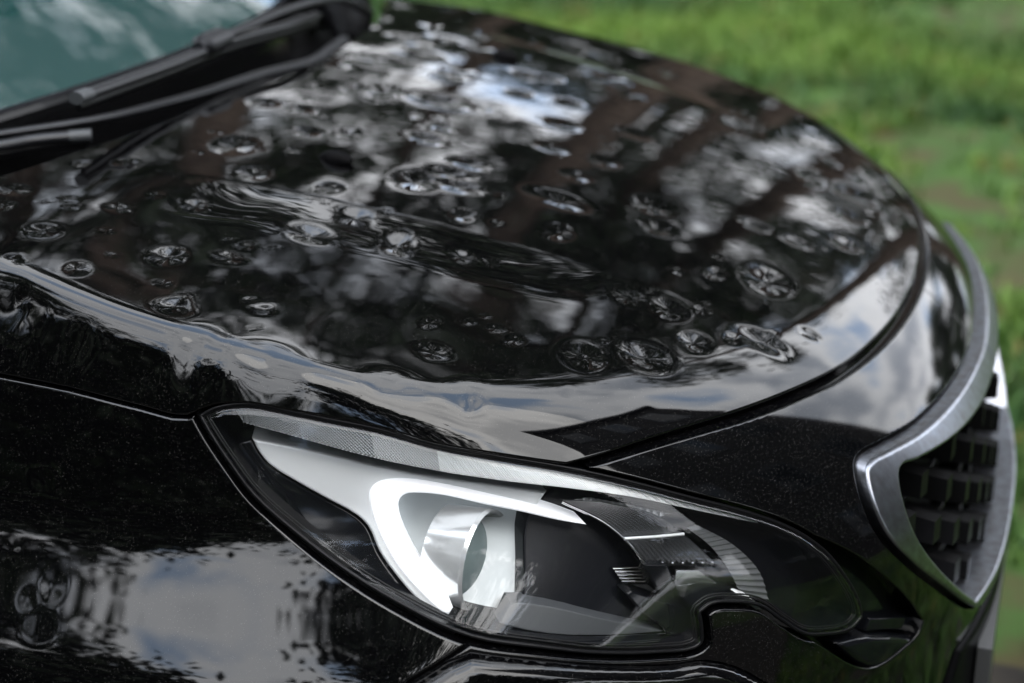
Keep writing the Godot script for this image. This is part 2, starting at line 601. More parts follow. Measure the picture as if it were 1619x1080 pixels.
func materials() -> void:
	var paint := material("black_paint", Color.WHITE, 0.03, 0.0, 0.5)
	paint.albedo_texture = specks(5, 14000, Color(0.018, 0.018, 0.022), Color(0.50, 0.49, 0.47), 0.15, 1.0)
	paint.roughness = 0.07
	paint.roughness_texture = noise_texture(41, 0.02, [[0.0, Color(0.25, 0.25, 0.25)], [0.6, Color(0.4, 0.4, 0.4)], [1.0, Color(0.8, 0.8, 0.8)]])
	triplanar(paint, 3.4)
	paint.clearcoat_enabled = true
	paint.clearcoat = PAINT_COAT
	paint.clearcoat_roughness = 0.02
	var dusty := material("dusty_black_paint", Color.WHITE, 0.06, 0.0, 0.5)
	dusty.albedo_texture = specks(9, 14000, Color(0.018, 0.018, 0.022), Color(0.55, 0.54, 0.53), 0.2, 1.0)
	triplanar(dusty, 3.4)
	dusty.clearcoat_enabled = true
	dusty.clearcoat = PAINT_COAT * 0.6
	dusty.clearcoat_roughness = 0.04
	var chrome := material("dusty_chrome", Color.WHITE, 0.36, 1.0)
	chrome.albedo_texture = noise_texture(31, 0.02, [[0.0, Color(0.52, 0.51, 0.51)], [0.45, Color(0.60, 0.61, 0.64)], [1.0, Color(0.68, 0.70, 0.74)]])
	chrome.roughness_texture = noise_texture(33, 0.03, [[0.0, Color(0.75, 0.75, 0.75)], [1.0, Color(1, 1, 1)]])
	triplanar(chrome, 6.0)
	material("bright_chrome", lin(0.85, 0.86, 0.88), 0.05, 1.0)
	material("satin_silver", lin(0.80, 0.82, 0.83), 0.4, 0.3)
	material("bowl_silver", lin(0.40, 0.43, 0.44), 0.4, 0.6)
	material("light_guide_white", lin(0.95, 0.955, 0.96), 0.3)
	M.light_guide_white.emission_enabled = true  # emission added to make the white guide read brighter
	M.light_guide_white.emission = Color(0.95, 0.97, 1.0)
	M.light_guide_white.emission_energy_multiplier = 0.12
	material("chip_white", lin(0.9, 0.91, 0.92), 0.3)
	material("gloss_black_plastic", lin(0.005, 0.0055, 0.007), 0.08, 0.0, 0.4)
	material("bezel_plastic", lin(0.004, 0.0045, 0.007), 0.25, 0.0, 0.3)
	material("satin_black_plastic", lin(0.004, 0.004, 0.0045), 0.35, 0.0, 0.12)
	material("grey_plastic", lin(0.06, 0.065, 0.07), 0.45)
	material("black_rubber", lin(0.006, 0.006, 0.007), 0.3, 0.0, 0.35)
	material("grille_plastic", lin(0.009, 0.009, 0.0095), 0.4, 0.0, 0.2)
	material("wiper_plastic", lin(0.011, 0.0115, 0.014), 0.34, 0.0, 0.5)
	material("smoked_chrome", lin(0.30, 0.305, 0.32), 0.14, 0.9)
	material("prism_plastic", lin(0.80, 0.83, 0.84), 0.22, 0.35)
	material("scuttle_plastic", lin(0.006, 0.006, 0.0065), 0.14, 0.0, 0.3)
	material("prism_dark", lin(0.42, 0.44, 0.45), 0.16, 0.65)
	material("prism_grey", lin(0.60, 0.62, 0.63), 0.18, 0.5)
	material("flute_plastic", lin(0.22, 0.23, 0.24), 0.25, 0.5)
	material("lens_glass_dome", lin(0.26, 0.33, 0.335), 0.03)
	material("interior", lin(0.01, 0.011, 0.012), 0.8)
	material("tyre_rubber", lin(0.012, 0.012, 0.012), 0.7)
	material("rim_alloy", lin(0.35, 0.36, 0.37), 0.3, 0.9)
	material("plate_white", lin(0.08, 0.082, 0.085), 0.4)
	material("shroud_silver", lin(0.82, 0.84, 0.85), 0.18, 0.6)
	var lens := material("lamp_glass", lin(0.5, 0.52, 0.55), 0.0)
	lens.transparency = BaseMaterial3D.TRANSPARENCY_ALPHA
	lens.albedo_color.a = 0.004
	var screen := material("tinted_glass", lin(0.035, 0.125, 0.12), 0.0)
	screen.transparency = BaseMaterial3D.TRANSPARENCY_ALPHA
	screen.albedo_color.a = 0.35
	var grass := material("grass_blades", Color.WHITE, 0.6)
	grass.vertex_color_use_as_albedo = true
	grass.backlight_enabled = true
	grass.backlight = Color(0.25, 0.35, 0.08)
	var ground := material("lawn_soil", Color.WHITE, 0.95)
	ground.albedo_texture = noise_texture(71, 0.02, [[0.0, Color(0.30, 0.24, 0.17)], [0.32, Color(0.27, 0.27, 0.14)], [0.55, Color(0.22, 0.33, 0.12)], [1.0, Color(0.28, 0.40, 0.14)]], 1024)
	triplanar(ground, 0.16, true)
	var shade_tone := material("painted_shade", Color.WHITE, 0.9)  # dark tone that paints shade onto the ground beside the car
	shade_tone.albedo_texture = noise_texture(73, 0.03, [[0.0, Color(0.10, 0.085, 0.07)], [0.6, Color(0.16, 0.14, 0.115)], [1.0, Color(0.24, 0.21, 0.17)]])
	triplanar(shade_tone, 0.5, true)
	var bark := material("pine_bark", Color.WHITE, 0.9)
	bark.albedo_texture = noise_texture(51, 0.03, [[0.0, Color(0.20, 0.16, 0.14)], [0.5, Color(0.37, 0.31, 0.27)], [1.0, Color(0.52, 0.45, 0.40)]], 256)
	triplanar(bark, 0.7)
	var leaf := material("tree_leaves", Color.WHITE, 0.6)
	leaf.vertex_color_use_as_albedo = true
	leaf.backlight_enabled = true
	leaf.backlight = Color(0.12, 0.2, 0.05)
	material("dark_render", lin(0.035, 0.032, 0.03), 0.85)
	material("roof_slate", lin(0.04, 0.04, 0.045), 0.8)
	material("dark_pane", lin(0.02, 0.025, 0.03), 0.05)

const PAINT_COAT := 0.25

# ---------------------------------------------------------------- sky
func make_sky() -> ImageTexture:
	var w := 768
	var h := 384
	var im := Image.create(w, h, false, Image.FORMAT_RGBF)
	var big := noise(101, 1.5, 5)
	var fine := noise(103, 4.0, 4)
	for j in h:
		var el := PI * 0.5 - PI * (j + 0.5) / h
		for i in w:
			var az := TAU * (i + 0.5) / w
			var d := Vector3(cos(el) * sin(az), sin(el), cos(el) * cos(az))
			var q := d / maxf(d.y + 0.35, 0.2)
			var n := big.get_noise_3d(q.x * 1.2, q.y, q.z * 1.2) + 0.35 * fine.get_noise_3d(q.x, q.y * 1.3, q.z)
			var cover := smoothstep(-0.45, -0.12, n)
			var blue := Color(0.42, 0.56, 0.79)
			var thick := smoothstep(-0.05, 0.50, n + 0.25 * fine.get_noise_3d(q.x * 2.0 + 7.0, q.y, q.z * 2.0))
			var cloud := Color(1.0, 1.02, 1.06).lerp(Color(0.46, 0.50, 0.57), thick)
			var c := blue.lerp(cloud, cover)
			if d.y < 0.0:
				c = Color(0.30, 0.32, 0.30)
			im.set_pixel(i, j, c)
	return ImageTexture.create_from_image(im)

# ---------------------------------------------------------------- the scene
func _ready() -> void:
	# camera
	var cam := Camera3D.new()
	cam.name = "camera"
	add_child(cam)
	var right := Vector3(0.944976, -0.011221, -0.326948)
	var up := Vector3(-0.110812, 0.929351, -0.352175)
	var ahead := Vector3(-0.307801, -0.369026, -0.876971)
	cam.transform = Transform3D(Basis(right, up, -ahead).orthonormalized(), Vector3(0.02567, 1.54938, 1.98575))
	cam.fov = 23.531
	cam.near = 0.05
	cam.far = 400.0
	var lens := CameraAttributesPhysical.new()
	lens.frustum_focal_length = 57.607
	lens.frustum_focus_distance = 1.56
	lens.frustum_near = 0.05
	lens.frustum_far = 400.0
	lens.exposure_aperture = 2.7
	cam.attributes = lens
	cam.fov = 23.531
	# sky, exposure
	var env := Environment.new()
	env.background_mode = Environment.BG_SKY
	var sky := Sky.new()
	var pano := PanoramaSkyMaterial.new()
	pano.panorama = make_sky()
	sky.sky_material = pano
	env.sky = sky
	env.background_energy_multiplier = 1.0
	env.tonemap_mode = Environment.TONE_MAPPER_LINEAR
	env.tonemap_exposure = 3.8
	env.sdfgi_enabled = true
	env.ssao_enabled = true
	env.ssil_enabled = true
	var around := WorldEnvironment.new()
	around.name = "daylight"
	around.environment = env
	add_child(around)
	# the sun behind thin cloud, high to the right behind the camera
	var sun := DirectionalLight3D.new()
	sun.name = "sun"
	sun.light_color = Color(1.0, 0.97, 0.92)
	sun.light_energy = 0.15
	sun.light_angular_distance = 60.0
	sun.shadow_enabled = true
	add_child(sun)
	sun.look_at_from_position(Vector3.ZERO, -Vector3(sin(deg_to_rad(125)) * 0.5, 0.85, -cos(deg_to_rad(125)) * 0.5))

	materials()
	ground()
	trees()
	building()
	car()
	grass()

func ground() -> void:
	var sh := Sheet.new()
	var a := 180.0
	sh.flat(Vector3(-a, 0, -a), Vector3(a, 0, -a), Vector3(a, 0, a), Vector3(-a, 0, a), Vector3.UP)
	structure(put("lawn_ground", sh.done(), M.lawn_soil))
	var shade_sheet := Sheet.new()  # added dark sheet standing for shaded grass, so the bumper mirrors black
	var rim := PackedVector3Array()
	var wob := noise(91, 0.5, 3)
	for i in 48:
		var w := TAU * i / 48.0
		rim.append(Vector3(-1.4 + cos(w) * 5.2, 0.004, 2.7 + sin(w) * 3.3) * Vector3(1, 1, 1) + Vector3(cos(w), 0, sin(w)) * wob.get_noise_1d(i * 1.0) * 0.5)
	var mid := shade_sheet.vert(Vector3(-1.4, 0.004, 2.7), Vector3.UP)
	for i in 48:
		shade_sheet.vert(rim[i], Vector3.UP)
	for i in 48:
		shade_sheet.tri(mid, 1 + i, 1 + (i + 1) % 48)
	structure(put("ground_shade", shade_sheet.done(), M.painted_shade))

func grass() -> void:
	var rng := RandomNumberGenerator.new()
	rng.seed = 12
	var tuft := Sheet.new()
	for i in 7:
		var at := Vector3(rng.randf_range(-0.02, 0.02), 0, rng.randf_range(-0.02, 0.02))
		var w := rng.randf() * TAU
		var side := Vector3(cos(w), 0, sin(w)) * rng.randf_range(0.003, 0.006)
		var lean := Vector3(rng.randf_range(-0.03, 0.03), rng.randf_range(0.03, 0.065), rng.randf_range(-0.03, 0.03))
		var m := (Vector3(-sin(w), 0.8, cos(w))).normalized()
		var i0 := tuft.vert(at - side, m)
		var i1 := tuft.vert(at + side, m)
		var i2 := tuft.vert(at + lean * 0.6 + side * 0.8, m)
		var i3 := tuft.vert(at + lean * 0.6 - side * 0.8, m)
		var i4 := tuft.vert(at + lean * Vector3(1.5, 1, 1.5), m)
		tuft.quad(i0, i1, i2, i3)
		tuft.tri(i3, i2, i4)
	var thin := noise(81, 0.9, 4)
	var tone := noise(83, 0.55, 4)
	var bare := [Vector3(-0.24, -3.3, 0.62), Vector3(-0.42, -4.0, 0.35), Vector3(-0.45, -6.5, 0.6), Vector3(-0.12, -2.7, 0.4), Vector3(-1.0, -4.45, 0.3), Vector3(0.1, -7.2, 0.5), Vector3(-0.9, -4.6, 0.22)]
	var where := []
	var tint := []
	for i in 170000:
		var x := rng.randf_range(-6.0, 5.0)
		var z := rng.randf_range(-12.0, 0.8)
		if z > -0.9 and x < 0.08:
			continue
		var keep := 0.95
		for b in bare:
			var r: float = Vector2(x - b.x, z - b.y).length() / b.z + thin.get_noise_2d(x * 3.0, z * 3.0) * 0.7
			keep = minf(keep, smoothstep(0.5, 1.2, r) + 0.03)
		if thin.get_noise_2d(x + 40.0, z) < -0.42:
			keep *= 0.35
		if rng.randf() > keep:
			continue
		var k := rng.randf_range(0.55, 1.05)
		where.append(Transform3D(Basis(Vector3.UP, rng.randf() * TAU).scaled(Vector3(k, k * rng.randf_range(0.7, 1.3), k)), Vector3(x, 0.0, z)))
		var t := clampf(tone.get_noise_2d(x, z) * 0.9 + 0.5 + rng.randf_range(-0.18, 0.18), 0.0, 1.0)
		var c := Color(0.026, 0.095, 0.020).lerp(Color(0.175, 0.305, 0.036), t)
		if rng.randf() < 0.05:
			c = Color(0.24, 0.20, 0.05)
		tint.append(c)
	var mm := MultiMesh.new()
	mm.transform_format = MultiMesh.TRANSFORM_3D
	mm.use_colors = true
	mm.mesh = tuft.done()
	mm.instance_count = where.size()
	for i in where.size():
		mm.set_instance_transform(i, where[i])
		mm.set_instance_color(i, tint[i])
	var o := MultiMeshInstance3D.new()
	o.name = "lawn_grass"
	o.multimesh = mm
	o.material_override = M.grass_blades
	add_child(o)
	tag(o, "short green lawn with bare brown patches behind the black car", "grass")
	o.set_meta("kind", "stuff")

# ---------------------------------------------------------------- trees round the lawn (the paint mirrors them)
func tree_kind(called: String, s: int, height: float, bare: float, girth: float, spread: float, clumps: int, leaves: int, leaf: float, dark: Color, light: Color) -> Node3D:
	var rng := RandomNumberGenerator.new()
	rng.seed = s
	var root := base(called)
	var path := PackedVector3Array()
	var radii := PackedFloat32Array()
	var bend := Vector3(rng.randf_range(-0.4, 0.4), 0, rng.randf_range(-0.4, 0.4))
	for i in 13:
		var t := i / 12.0
		path.append(Vector3(bend.x * sin(t * 2.6), height * t, bend.z * sin(t * 2.1)))
		radii.append(girth * (1.0 - 0.8 * t) * (1.35 if i == 0 else 1.0))
	put("trunk", tube(path, radii, 10), M.pine_bark, root)
	var tips := []
	for i in 16:
		var t := lerpf(bare, 0.97, (i + rng.randf() * 0.7) / 16.0)
		var at := path[int(t * 12)].lerp(path[mini(int(t * 12) + 1, 12)], fmod(t * 12, 1.0))
		var w := rng.randf() * TAU
		var l := spread * (1.1 - 0.55 * (t - bare) / (1.0 - bare)) * rng.randf_range(0.6, 1.15)
		var mid := at + Vector3(cos(w) * l * 0.5, l * rng.randf_range(0.05, 0.3), sin(w) * l * 0.5)
		var tip := at + Vector3(cos(w) * l, l * rng.randf_range(0.1, 0.55), sin(w) * l)
		var r := girth * 0.28 * (1.0 - 0.5 * t)
		put("limb", tube(PackedVector3Array([at, mid, tip]), PackedFloat32Array([r, r * 0.7, r * 0.25]), 6), M.pine_bark, root)
		tips.append([at, tip, l])
	var sh := Sheet.new()
	for i in clumps:
		var e: Array = tips[rng.randi() % tips.size()]
		var at: Vector3 = e[0].lerp(e[1], rng.randf_range(0.45, 1.1)) + Vector3(rng.randf_range(-1, 1), rng.randf_range(-0.5, 0.7), rng.randf_range(-1, 1)) * e[2] * 0.28
		var size := rng.randf_range(0.35, 0.85) * spread / 2.4
		var shade := rng.randf()
		for k in leaves:
			var d := Vector3(rng.randfn(), rng.randfn() * 0.6, rng.randfn()) * size * 0.5
			var nrm := Vector3(rng.randfn(), rng.randfn() + 0.5, rng.randfn()).normalized()
			var u := nrm.cross(Vector3(rng.randfn(), rng.randfn(), rng.randfn())).normalized()
			var v := nrm.cross(u)
			var q := leaf * rng.randf_range(0.6, 1.4)
			var c := dark.lerp(light, clampf(shade * 0.7 + rng.randf() * 0.3, 0.0, 1.0))
			var i0 := sh.vert(at + d - u * q, nrm)
			var i1 := sh.vert(at + d + v * q * 0.45, nrm)
			var i2 := sh.vert(at + d + u * q, nrm)
			var i3 := sh.vert(at + d - v * q * 0.45, nrm)
			for z in 4:
				sh.c.append(c)
			sh.quad(i0, i1, i2, i3)
	put("crown", sh.done(), M.tree_leaves, root)
	return root

func trees() -> void:
	var dark := Color(0.016, 0.030, 0.012)
	var light := Color(0.045, 0.075, 0.022)
	var pine := tree_kind("pine_tree", 301, 17.5, 0.36, 0.25, 2.9, 120, 36, 0.15, dark, light)
	var pine_b := tree_kind("pine_tree", 302, 19.0, 0.40, 0.28, 3.1, 120, 36, 0.16, dark, light)
	var leafy := tree_kind("leafy_tree", 303, 11.0, 0.2, 0.2, 3.4, 260, 52, 0.15, Color(0.018, 0.034, 0.012), Color(0.05, 0.085, 0.024))
	var bushy := tree_kind("bushy_tree", 304, 7.5, 0.06, 0.16, 3.0, 280, 52, 0.15, Color(0.02, 0.035, 0.014), Color(0.05, 0.08, 0.025))
	var airy := tree_kind("airy_tree", 305, 13.0, 0.12, 0.13, 3.8, 230, 24, 0.13, dark, light)
	# azimuth from straight across the car towards its front, distance, kind, height factor, turn
	var spots := [
		[-28.0, 11.5, 0, 1.0, 0.3, 1.7], [-8.2, 12.5, 1, 1.0, 2.0, 1.25], [-3.2, 14.5, 0, 1.05, 4.0, 1.1], [-16.5, 15.5, 1, 0.9, 1.0, 0.8], [3.0, 16.0, 1, 1.05, 5.0, 1.0], [-38.0, 13.0, 1, 1.0, 0.5, 1.0],
		[-49.0, 14.0, 0, 1.0, 2.5, 1.0], [13.0, 13.5, 1, 0.95, 3.3, 1.0], [-33.0, 23.0, 0, 1.1, 2.2, 1.0], [-60.0, 15.0, 1, 1.0, 0.0, 1.0], [-72.0, 12.0, 0, 1.0, 1.1, 1.0],
		[-5.5, 26.0, 0, 1.1, 0.2, 1.0], [-43.0, 24.0, 1, 1.1, 3.0, 1.0], [8.0, 25.0, 0, 1.0, 5.5, 1.0],
		[-23.5, 28.0, 3, 1.05, 0.7, 1.0], [-12.5, 28.5, 3, 1.0, 1.7, 1.0], [-2.5, 28.0, 3, 1.0, 2.7, 1.0], [-30.0, 31.0, 3, 0.8, 0.0, 1.0], [-18.0, 32.0, 3, 0.75, 1.0, 1.0], [-7.0, 31.0, 3, 0.8, 2.0, 1.0], [2.0, 33.0, 3, 0.75, 3.0, 1.0], [12.0, 30.0, 3, 0.8, 4.0, 1.0], [20.0, 32.0, 3, 0.85, 5.0, 1.0], [28.0, 30.0, 3, 0.85, 0.5, 1.0], [36.0, 31.0, 3, 0.9, 1.5, 1.0], [-40.0, 32.0, 3, 0.8, 2.5, 1.0], [-52.0, 30.0, 3, 0.85, 3.5, 1.0],
		[-46.0, 19.0, 4, 1.0, 0.3, 1.0], [-19.5, 22.5, 4, 1.0, 2.2, 1.0], [-36.0, 18.5, 4, 0.95, 1.3, 1.0], [-6.0, 21.0, 4, 1.0, 4.3, 1.0], [9.0, 20.0, 4, 0.9, 0.8, 1.0], [-19.5, 24.0, 4, 1.1, 1.8, 1.0], [-2.0, 27.0, 4, 1.1, 3.8, 1.0], [6.0, 29.0, 4, 1.1, 4.8, 1.0],
		[-84.0, 12.0, 2, 1.2, 1.0, 1.0], [-97.0, 11.0, 2, 1.25, 2.0, 1.0], [-110.0, 11.0, 2, 1.2, 3.0, 1.0], [-117.0, 10.5, 2, 1.35, 4.0, 1.0], [-126.0, 11.5, 2, 1.4, 5.0, 1.0], [-133.5, 12.0, 2, 1.3, 2.2, 1.0], [-160.0, 12.0, 3, 1.0, 1.2, 1.0], [-171.0, 12.5, 3, 1.0, 2.4, 1.0],
		[-92.0, 17.0, 2, 1.3, 0.4, 1.0], [-104.0, 17.0, 2, 1.3, 1.4, 1.0], [-117.0, 17.0, 2, 1.3, 2.4, 1.0], [-130.0, 17.5, 2, 1.2, 3.4, 1.0], [-142.0, 17.0, 3, 1.3, 4.4, 1.0], [-154.0, 16.5, 3, 1.3, 5.4, 1.0], [-165.0, 17.0, 3, 1.3, 0.9, 1.0], [-176.0, 16.5, 3, 1.3, 1.9, 1.0], [172.0, 16.0, 3, 1.3, 2.9, 1.0], [160.0, 17.0, 3, 1.3, 3.9, 1.0], [148.0, 16.5, 3, 1.25, 4.9, 1.0], [136.0, 17.0, 3, 1.3, 5.9, 1.0], [124.0, 17.0, 3, 1.3, 0.1, 1.0],
		[-144.0, 8.5, 3, 0.62, 3.9, 1.0], [-156.0, 8.0, 3, 0.58, 0.6, 1.0], [-167.0, 8.2, 3, 0.55, 2.2, 1.0], [170.0, 8.4, 3, 0.6, 4.1, 1.0], [158.0, 8.2, 3, 0.55, 5.2, 1.0], [146.0, 8.6, 3, 0.6, 1.0, 1.0], [134.0, 8.4, 3, 0.55, 2.0, 1.0],
		[163.0, 10.0, 2, 1.2, 3.6, 1.0], [166.0, 13.0, 3, 1.05, 4.8, 1.0], [154.0, 12.0, 3, 0.95, 5.4, 1.0], [142.0, 12.5, 3, 1.0, 0.7, 1.0], [130.0, 12.0, 3, 1.0, 1.9, 1.0], [118.0, 13.0, 3, 1.0, 3.1, 1.0],
	]
	var kinds := [pine, pine_b, leafy, bushy, airy]
	var names := ["pine_tree", "pine_tree", "leafy_tree", "bushy_tree", "airy_tree"]
	var labels := ["tall bare-trunked pine out of frame, mirrored dark in the car's black paint", "tall bare-trunked pine out of frame, mirrored dark in the car's black paint", "broad leafy tree behind the viewer, mirrored in the black fender", "low bushy tree at the lawn's far rim, mirrored in the paint", "thin-crowned tree among the pines, its gaps of sky mirrored in the hood"]
	var groups := ["pines beyond the lawn", "pines beyond the lawn", "leafy trees behind the viewer", "bushy trees round the lawn", "airy trees among the pines"]
	var used := [false, false, false, false, false]
	for e in spots:
		var k: int = e[2]
		var o: Node3D = kinds[k]
		if used[k]:
			o = kinds[k].duplicate()
			o.name = numbered(names[k], self)
			add_child(o, true)
		used[k] = true
		var w := deg_to_rad(e[0])
		o.position = Vector3(-0.6 + sin(w) * e[1], 0, -cos(w) * e[1])
		o.rotation.y = e[4]
		o.scale = Vector3(1, e[3], 1)
		if e[5] != 1.0:
			o.get_node("trunk").scale = Vector3(e[5], 1, e[5])
		tag(o, labels[k], "tree", groups[k])

func building() -> void:
	var b := base("apartment_house", Vector3(6.4, 0, -6.4))
	var sh := Sheet.new()
	box(sh, Transform3D.IDENTITY, Vector3(0, 0, 0), Vector3(9, 11.5, 8.4))
	put("wall", sh.done(), M.dark_render, b)
	sh = Sheet.new()
	box(sh, Transform3D.IDENTITY, Vector3(-0.25, 11.503, -0.25), Vector3(9.25, 11.75, 8.65))
	put("roof", sh.done(), M.roof_slate, b)
	for j in 4:
		for i in 3:
			var frame := Sheet.new()
			box(frame, Transform3D.IDENTITY, Vector3(-0.04, 1.0 + j * 2.8, 1.0 + i * 2.6), Vector3(-0.003, 2.4 + j * 2.8, 2.2 + i * 2.6))
			var f := put("window", frame.done(), M.grey_plastic, b)
			var pane := Sheet.new()
			box(pane, Transform3D.IDENTITY, Vector3(-0.05, 1.08 + j * 2.8, 1.08 + i * 2.6), Vector3(-0.043, 2.32 + j * 2.8, 2.12 + i * 2.6))
			put("pane", pane.done(), M.dark_pane, f)
	tag(b, "dark flat-roofed block out of frame, mirrored black in the car's bumper", "building")

# ---------------------------------------------------------------- the car
func car() -> void:
	var c := base("car")
	tag(c, "black car with hail dents all over its hood, parked on grass", "car")
	hood(c)
	front_panels(c)
	headlights(c)
	grille(c)
	cowl(c)
	rest_of_body(c)

func hood_edge() -> PackedVector2Array:
	var out := PackedVector2Array()
	var front := curve(LINE.hood_front, false, 5)
	var cut := PackedVector2Array()
	for q in front:
		if q.x > 0.004:
			cut.append(q)
	cut.append(Vector2(0.0, 0.860))
	cut.reverse()
	for q in cut:
		var p := on_skin(q.x, q.y, 0.0)
		out.append(Vector2(p.x, p.z))
	var side := curve(LINE.hood_side, false, 4)
	side.reverse()
	for i in range(1, side.size()):
		var p := on_skin(side[i].x, side[i].y, 0.0)
		out.append(Vector2(p.x, p.z))
	out[0] = Vector2(out[1].x + 0.0004, 0.0)
	for q in [[-0.98, 0.761], [-1.05, 0.755], [-1.12, 0.745], [-1.165, 0.735]]:
		out.append(Vector2(q[0], q[1]))
	return out

const HOOD_STEP := 0.0045

func hood(c: Node3D) -> void:
	var rng := RandomNumberGenerator.new()
	rng.seed = 77
	var dents := []
	for i in range(0, DENTS.size(), 3):
		var r: float = DENTS[i + 2] * 0.001
		dents.append([DENTS[i] * 0.001, DENTS[i + 1] * 0.001, r * 1.42, r * rng.randf_range(0.085, 0.125) * (0.5 if DENTS[i + 1] > 640 else 0.95), rng.randf_range(0.8, 1.2), rng.randf() * TAU, rng.randi_range(9, 17)])
		for k in 1:
			var w := rng.randf() * TAU
			var off := r * rng.randf_range(0.35, 0.8)
			var rr := r * rng.randf_range(0.5, 0.95)
			dents.append([DENTS[i] * 0.001 + cos(w) * off, DENTS[i + 1] * 0.001 + sin(w) * off, rr, rr * rng.randf_range(-0.015, 0.05), rng.randf_range(0.7, 1.4), rng.randf() * TAU, rng.randi_range(5, 12)])
	for i in 110:
		var r := rng.randf_range(0.006, 0.014)
		dents.append([rng.randf_range(-1.1, -0.2), rng.randf_range(-0.7, 0.74), r, r * rng.randf_range(0.02, 0.06), rng.randf_range(0.8, 1.2), rng.randf() * TAU, rng.randi_range(7, 11)])
	for i in 26:
		var r := rng.randf_range(0.018, 0.034)
		dents.append([rng.randf_range(-1.1, -0.25), rng.randf_range(-0.6, -0.05), r * 1.6, r * rng.randf_range(0.06, 0.11), rng.randf_range(0.8, 1.2), rng.randf() * TAU, rng.randi_range(9, 17)])
	var cells := {}
	for i in dents.size():
		var e: Array = dents[i]
		for a in range(floori((e[0] - e[2] * 1.3) / 0.04), floori((e[0] + e[2] * 1.3) / 0.04) + 1):
			for b in range(floori((e[1] - e[2] * 1.3) / 0.04), floori((e[1] + e[2] * 1.3) / 0.04) + 1):
				var key := Vector2i(a, b)
				if not cells.has(key):
					cells[key] = []
				cells[key].append(e)
	var ripple := noise(201, 9.0, 2)
	var grain := noise(203, 70.0, 2)
	var edge := hood_edge()
	var total := 0.0
	for i in edge.size() - 1:
		total += edge[i].distance_to(edge[i + 1])
	var rows := int(total / HOOD_STEP)
	var rim := resample(edge, rows)
	var nz := int(1.5 / HOOD_STEP)
	var pos := PackedVector3Array()
	pos.resize((rows + 1) * (nz + 1))
	for i in rows + 1:
		var q := rim[i]
		var bow := 0.36 * clampf((-0.39 - q.x) / 0.78, 0.0, 1.0)
		var y := 0.9
		for j in nz + 1:
			var z := q.y * (2.0 * j / nz - 1.0)
			var x := q.x + bow * (q.y * q.y - z * z)
			y = hood_height(x, z, y)
			pos[i * (nz + 1) + j] = Vector3(x, y, z)
	var flat := grid_normals(pos, rows + 1, nz + 1)
	for i in pos.size():
		var p := pos[i]
		var sink := ripple.get_noise_2d(p.x, p.z) * 0.00016 + grain.get_noise_2d(p.x, p.z) * 0.000008
		var list = cells.get(Vector2i(floori(p.x / 0.04), floori(p.z / 0.04)))
		if list != null:
			for e in list:
				var w := Vector2((p.x - e[0]) * e[4], (p.z - e[1]) / e[4])
				var r2: float = w.length_squared() / (e[2] * e[2])
				if r2 < 1.0:
					var a := w.angle()
					var r := sqrt(r2)
					var b := (1.0 - r2) * (1.0 - r2)
					sink += e[3] * (b * (1.0 - r2) * (1.0 + 0.035 * r * cos(e[6] * a + e[5]) + 0.16 * cos(2.0 * a + e[5] * 1.7) * r + 0.10 * cos(3.0 * a + e[5] * 2.3) * r) + 0.16 * exp(-r2 * 20.0) * (1.0 + 0.35 * cos(3.0 * a + e[5])))
		var border := minf(float(i / (nz + 1)) / 3.0, 1.0)
		pos[i] = p - flat[i] * sink * border
	var nrm := grid_normals(pos, rows + 1, nz + 1)
	var sh := Sheet.new()
	sh.v = pos
	sh.n = nrm
	var ix := PackedInt32Array()
	ix.resize(rows * nz * 6)
	var at := 0
	for i in rows:
		for j in nz:
			var a := i * (nz + 1) + j
			var b := a + nz + 1
			for v in [a, a + 1, b + 1, a, b + 1, b]:
				ix[at] = v
				at += 1
	# x falls along rows, z grows along columns: front faces up
	sh.ix = ix
	# folded edge all round: left rim reversed, front, right rim, rear
	var loop := []
	for i in range(rows, -1, -1):
		loop.append(i * (nz + 1))
	for i in range(0, rows + 1):
		loop.append(i * (nz + 1) + nz)
	for j in range(nz - 1, 0, -1):
		loop.append(rows * (nz + 1) + j)
	var centre := Vector3(-0.65, 0.9, 0.0)
	var n := loop.size()
	var rings := []
	for k in n:
		var p: Vector3 = sh.v[loop[k]]
		var before: Vector3 = sh.v[loop[(k + n - 2) % n]]
		var after: Vector3 = sh.v[loop[(k + 2) % n]]
		var m: Vector3 = sh.n[loop[k]]
		var out := m.cross((after - before).normalized())
		if out.dot(p - centre) < 0.0:
			out = -out
		if out.length() < 0.5:
			out = (p - centre) * Vector3(1, 0, 1)
		out = out.normalized()
		var row := []
		for t in 4:
			var w := t * PI / 6.0
			row.append(sh.vert(p + out * sin(w) * 0.0022 - m * (1.0 - cos(w)) * 0.0022, (m * cos(w) + out * sin(w)).normalized()))
		row.append(sh.vert(p + out * 0.0022 - m * 0.013, out))
		row.append(sh.vert(p - out * 0.012 - m * 0.0135, -m))
		rings.append(row)
	for k in n:
		var a: Array = rings[k]
		var b: Array = rings[(k + 1) % n]
		for t in 5:
			sh.quad(a[t], a[t + 1], b[t + 1], b[t])
	var h := put("hood", sh.done(), M.black_paint, c)
	h.set_meta("label", "black hood pitted all over with round hail dents")
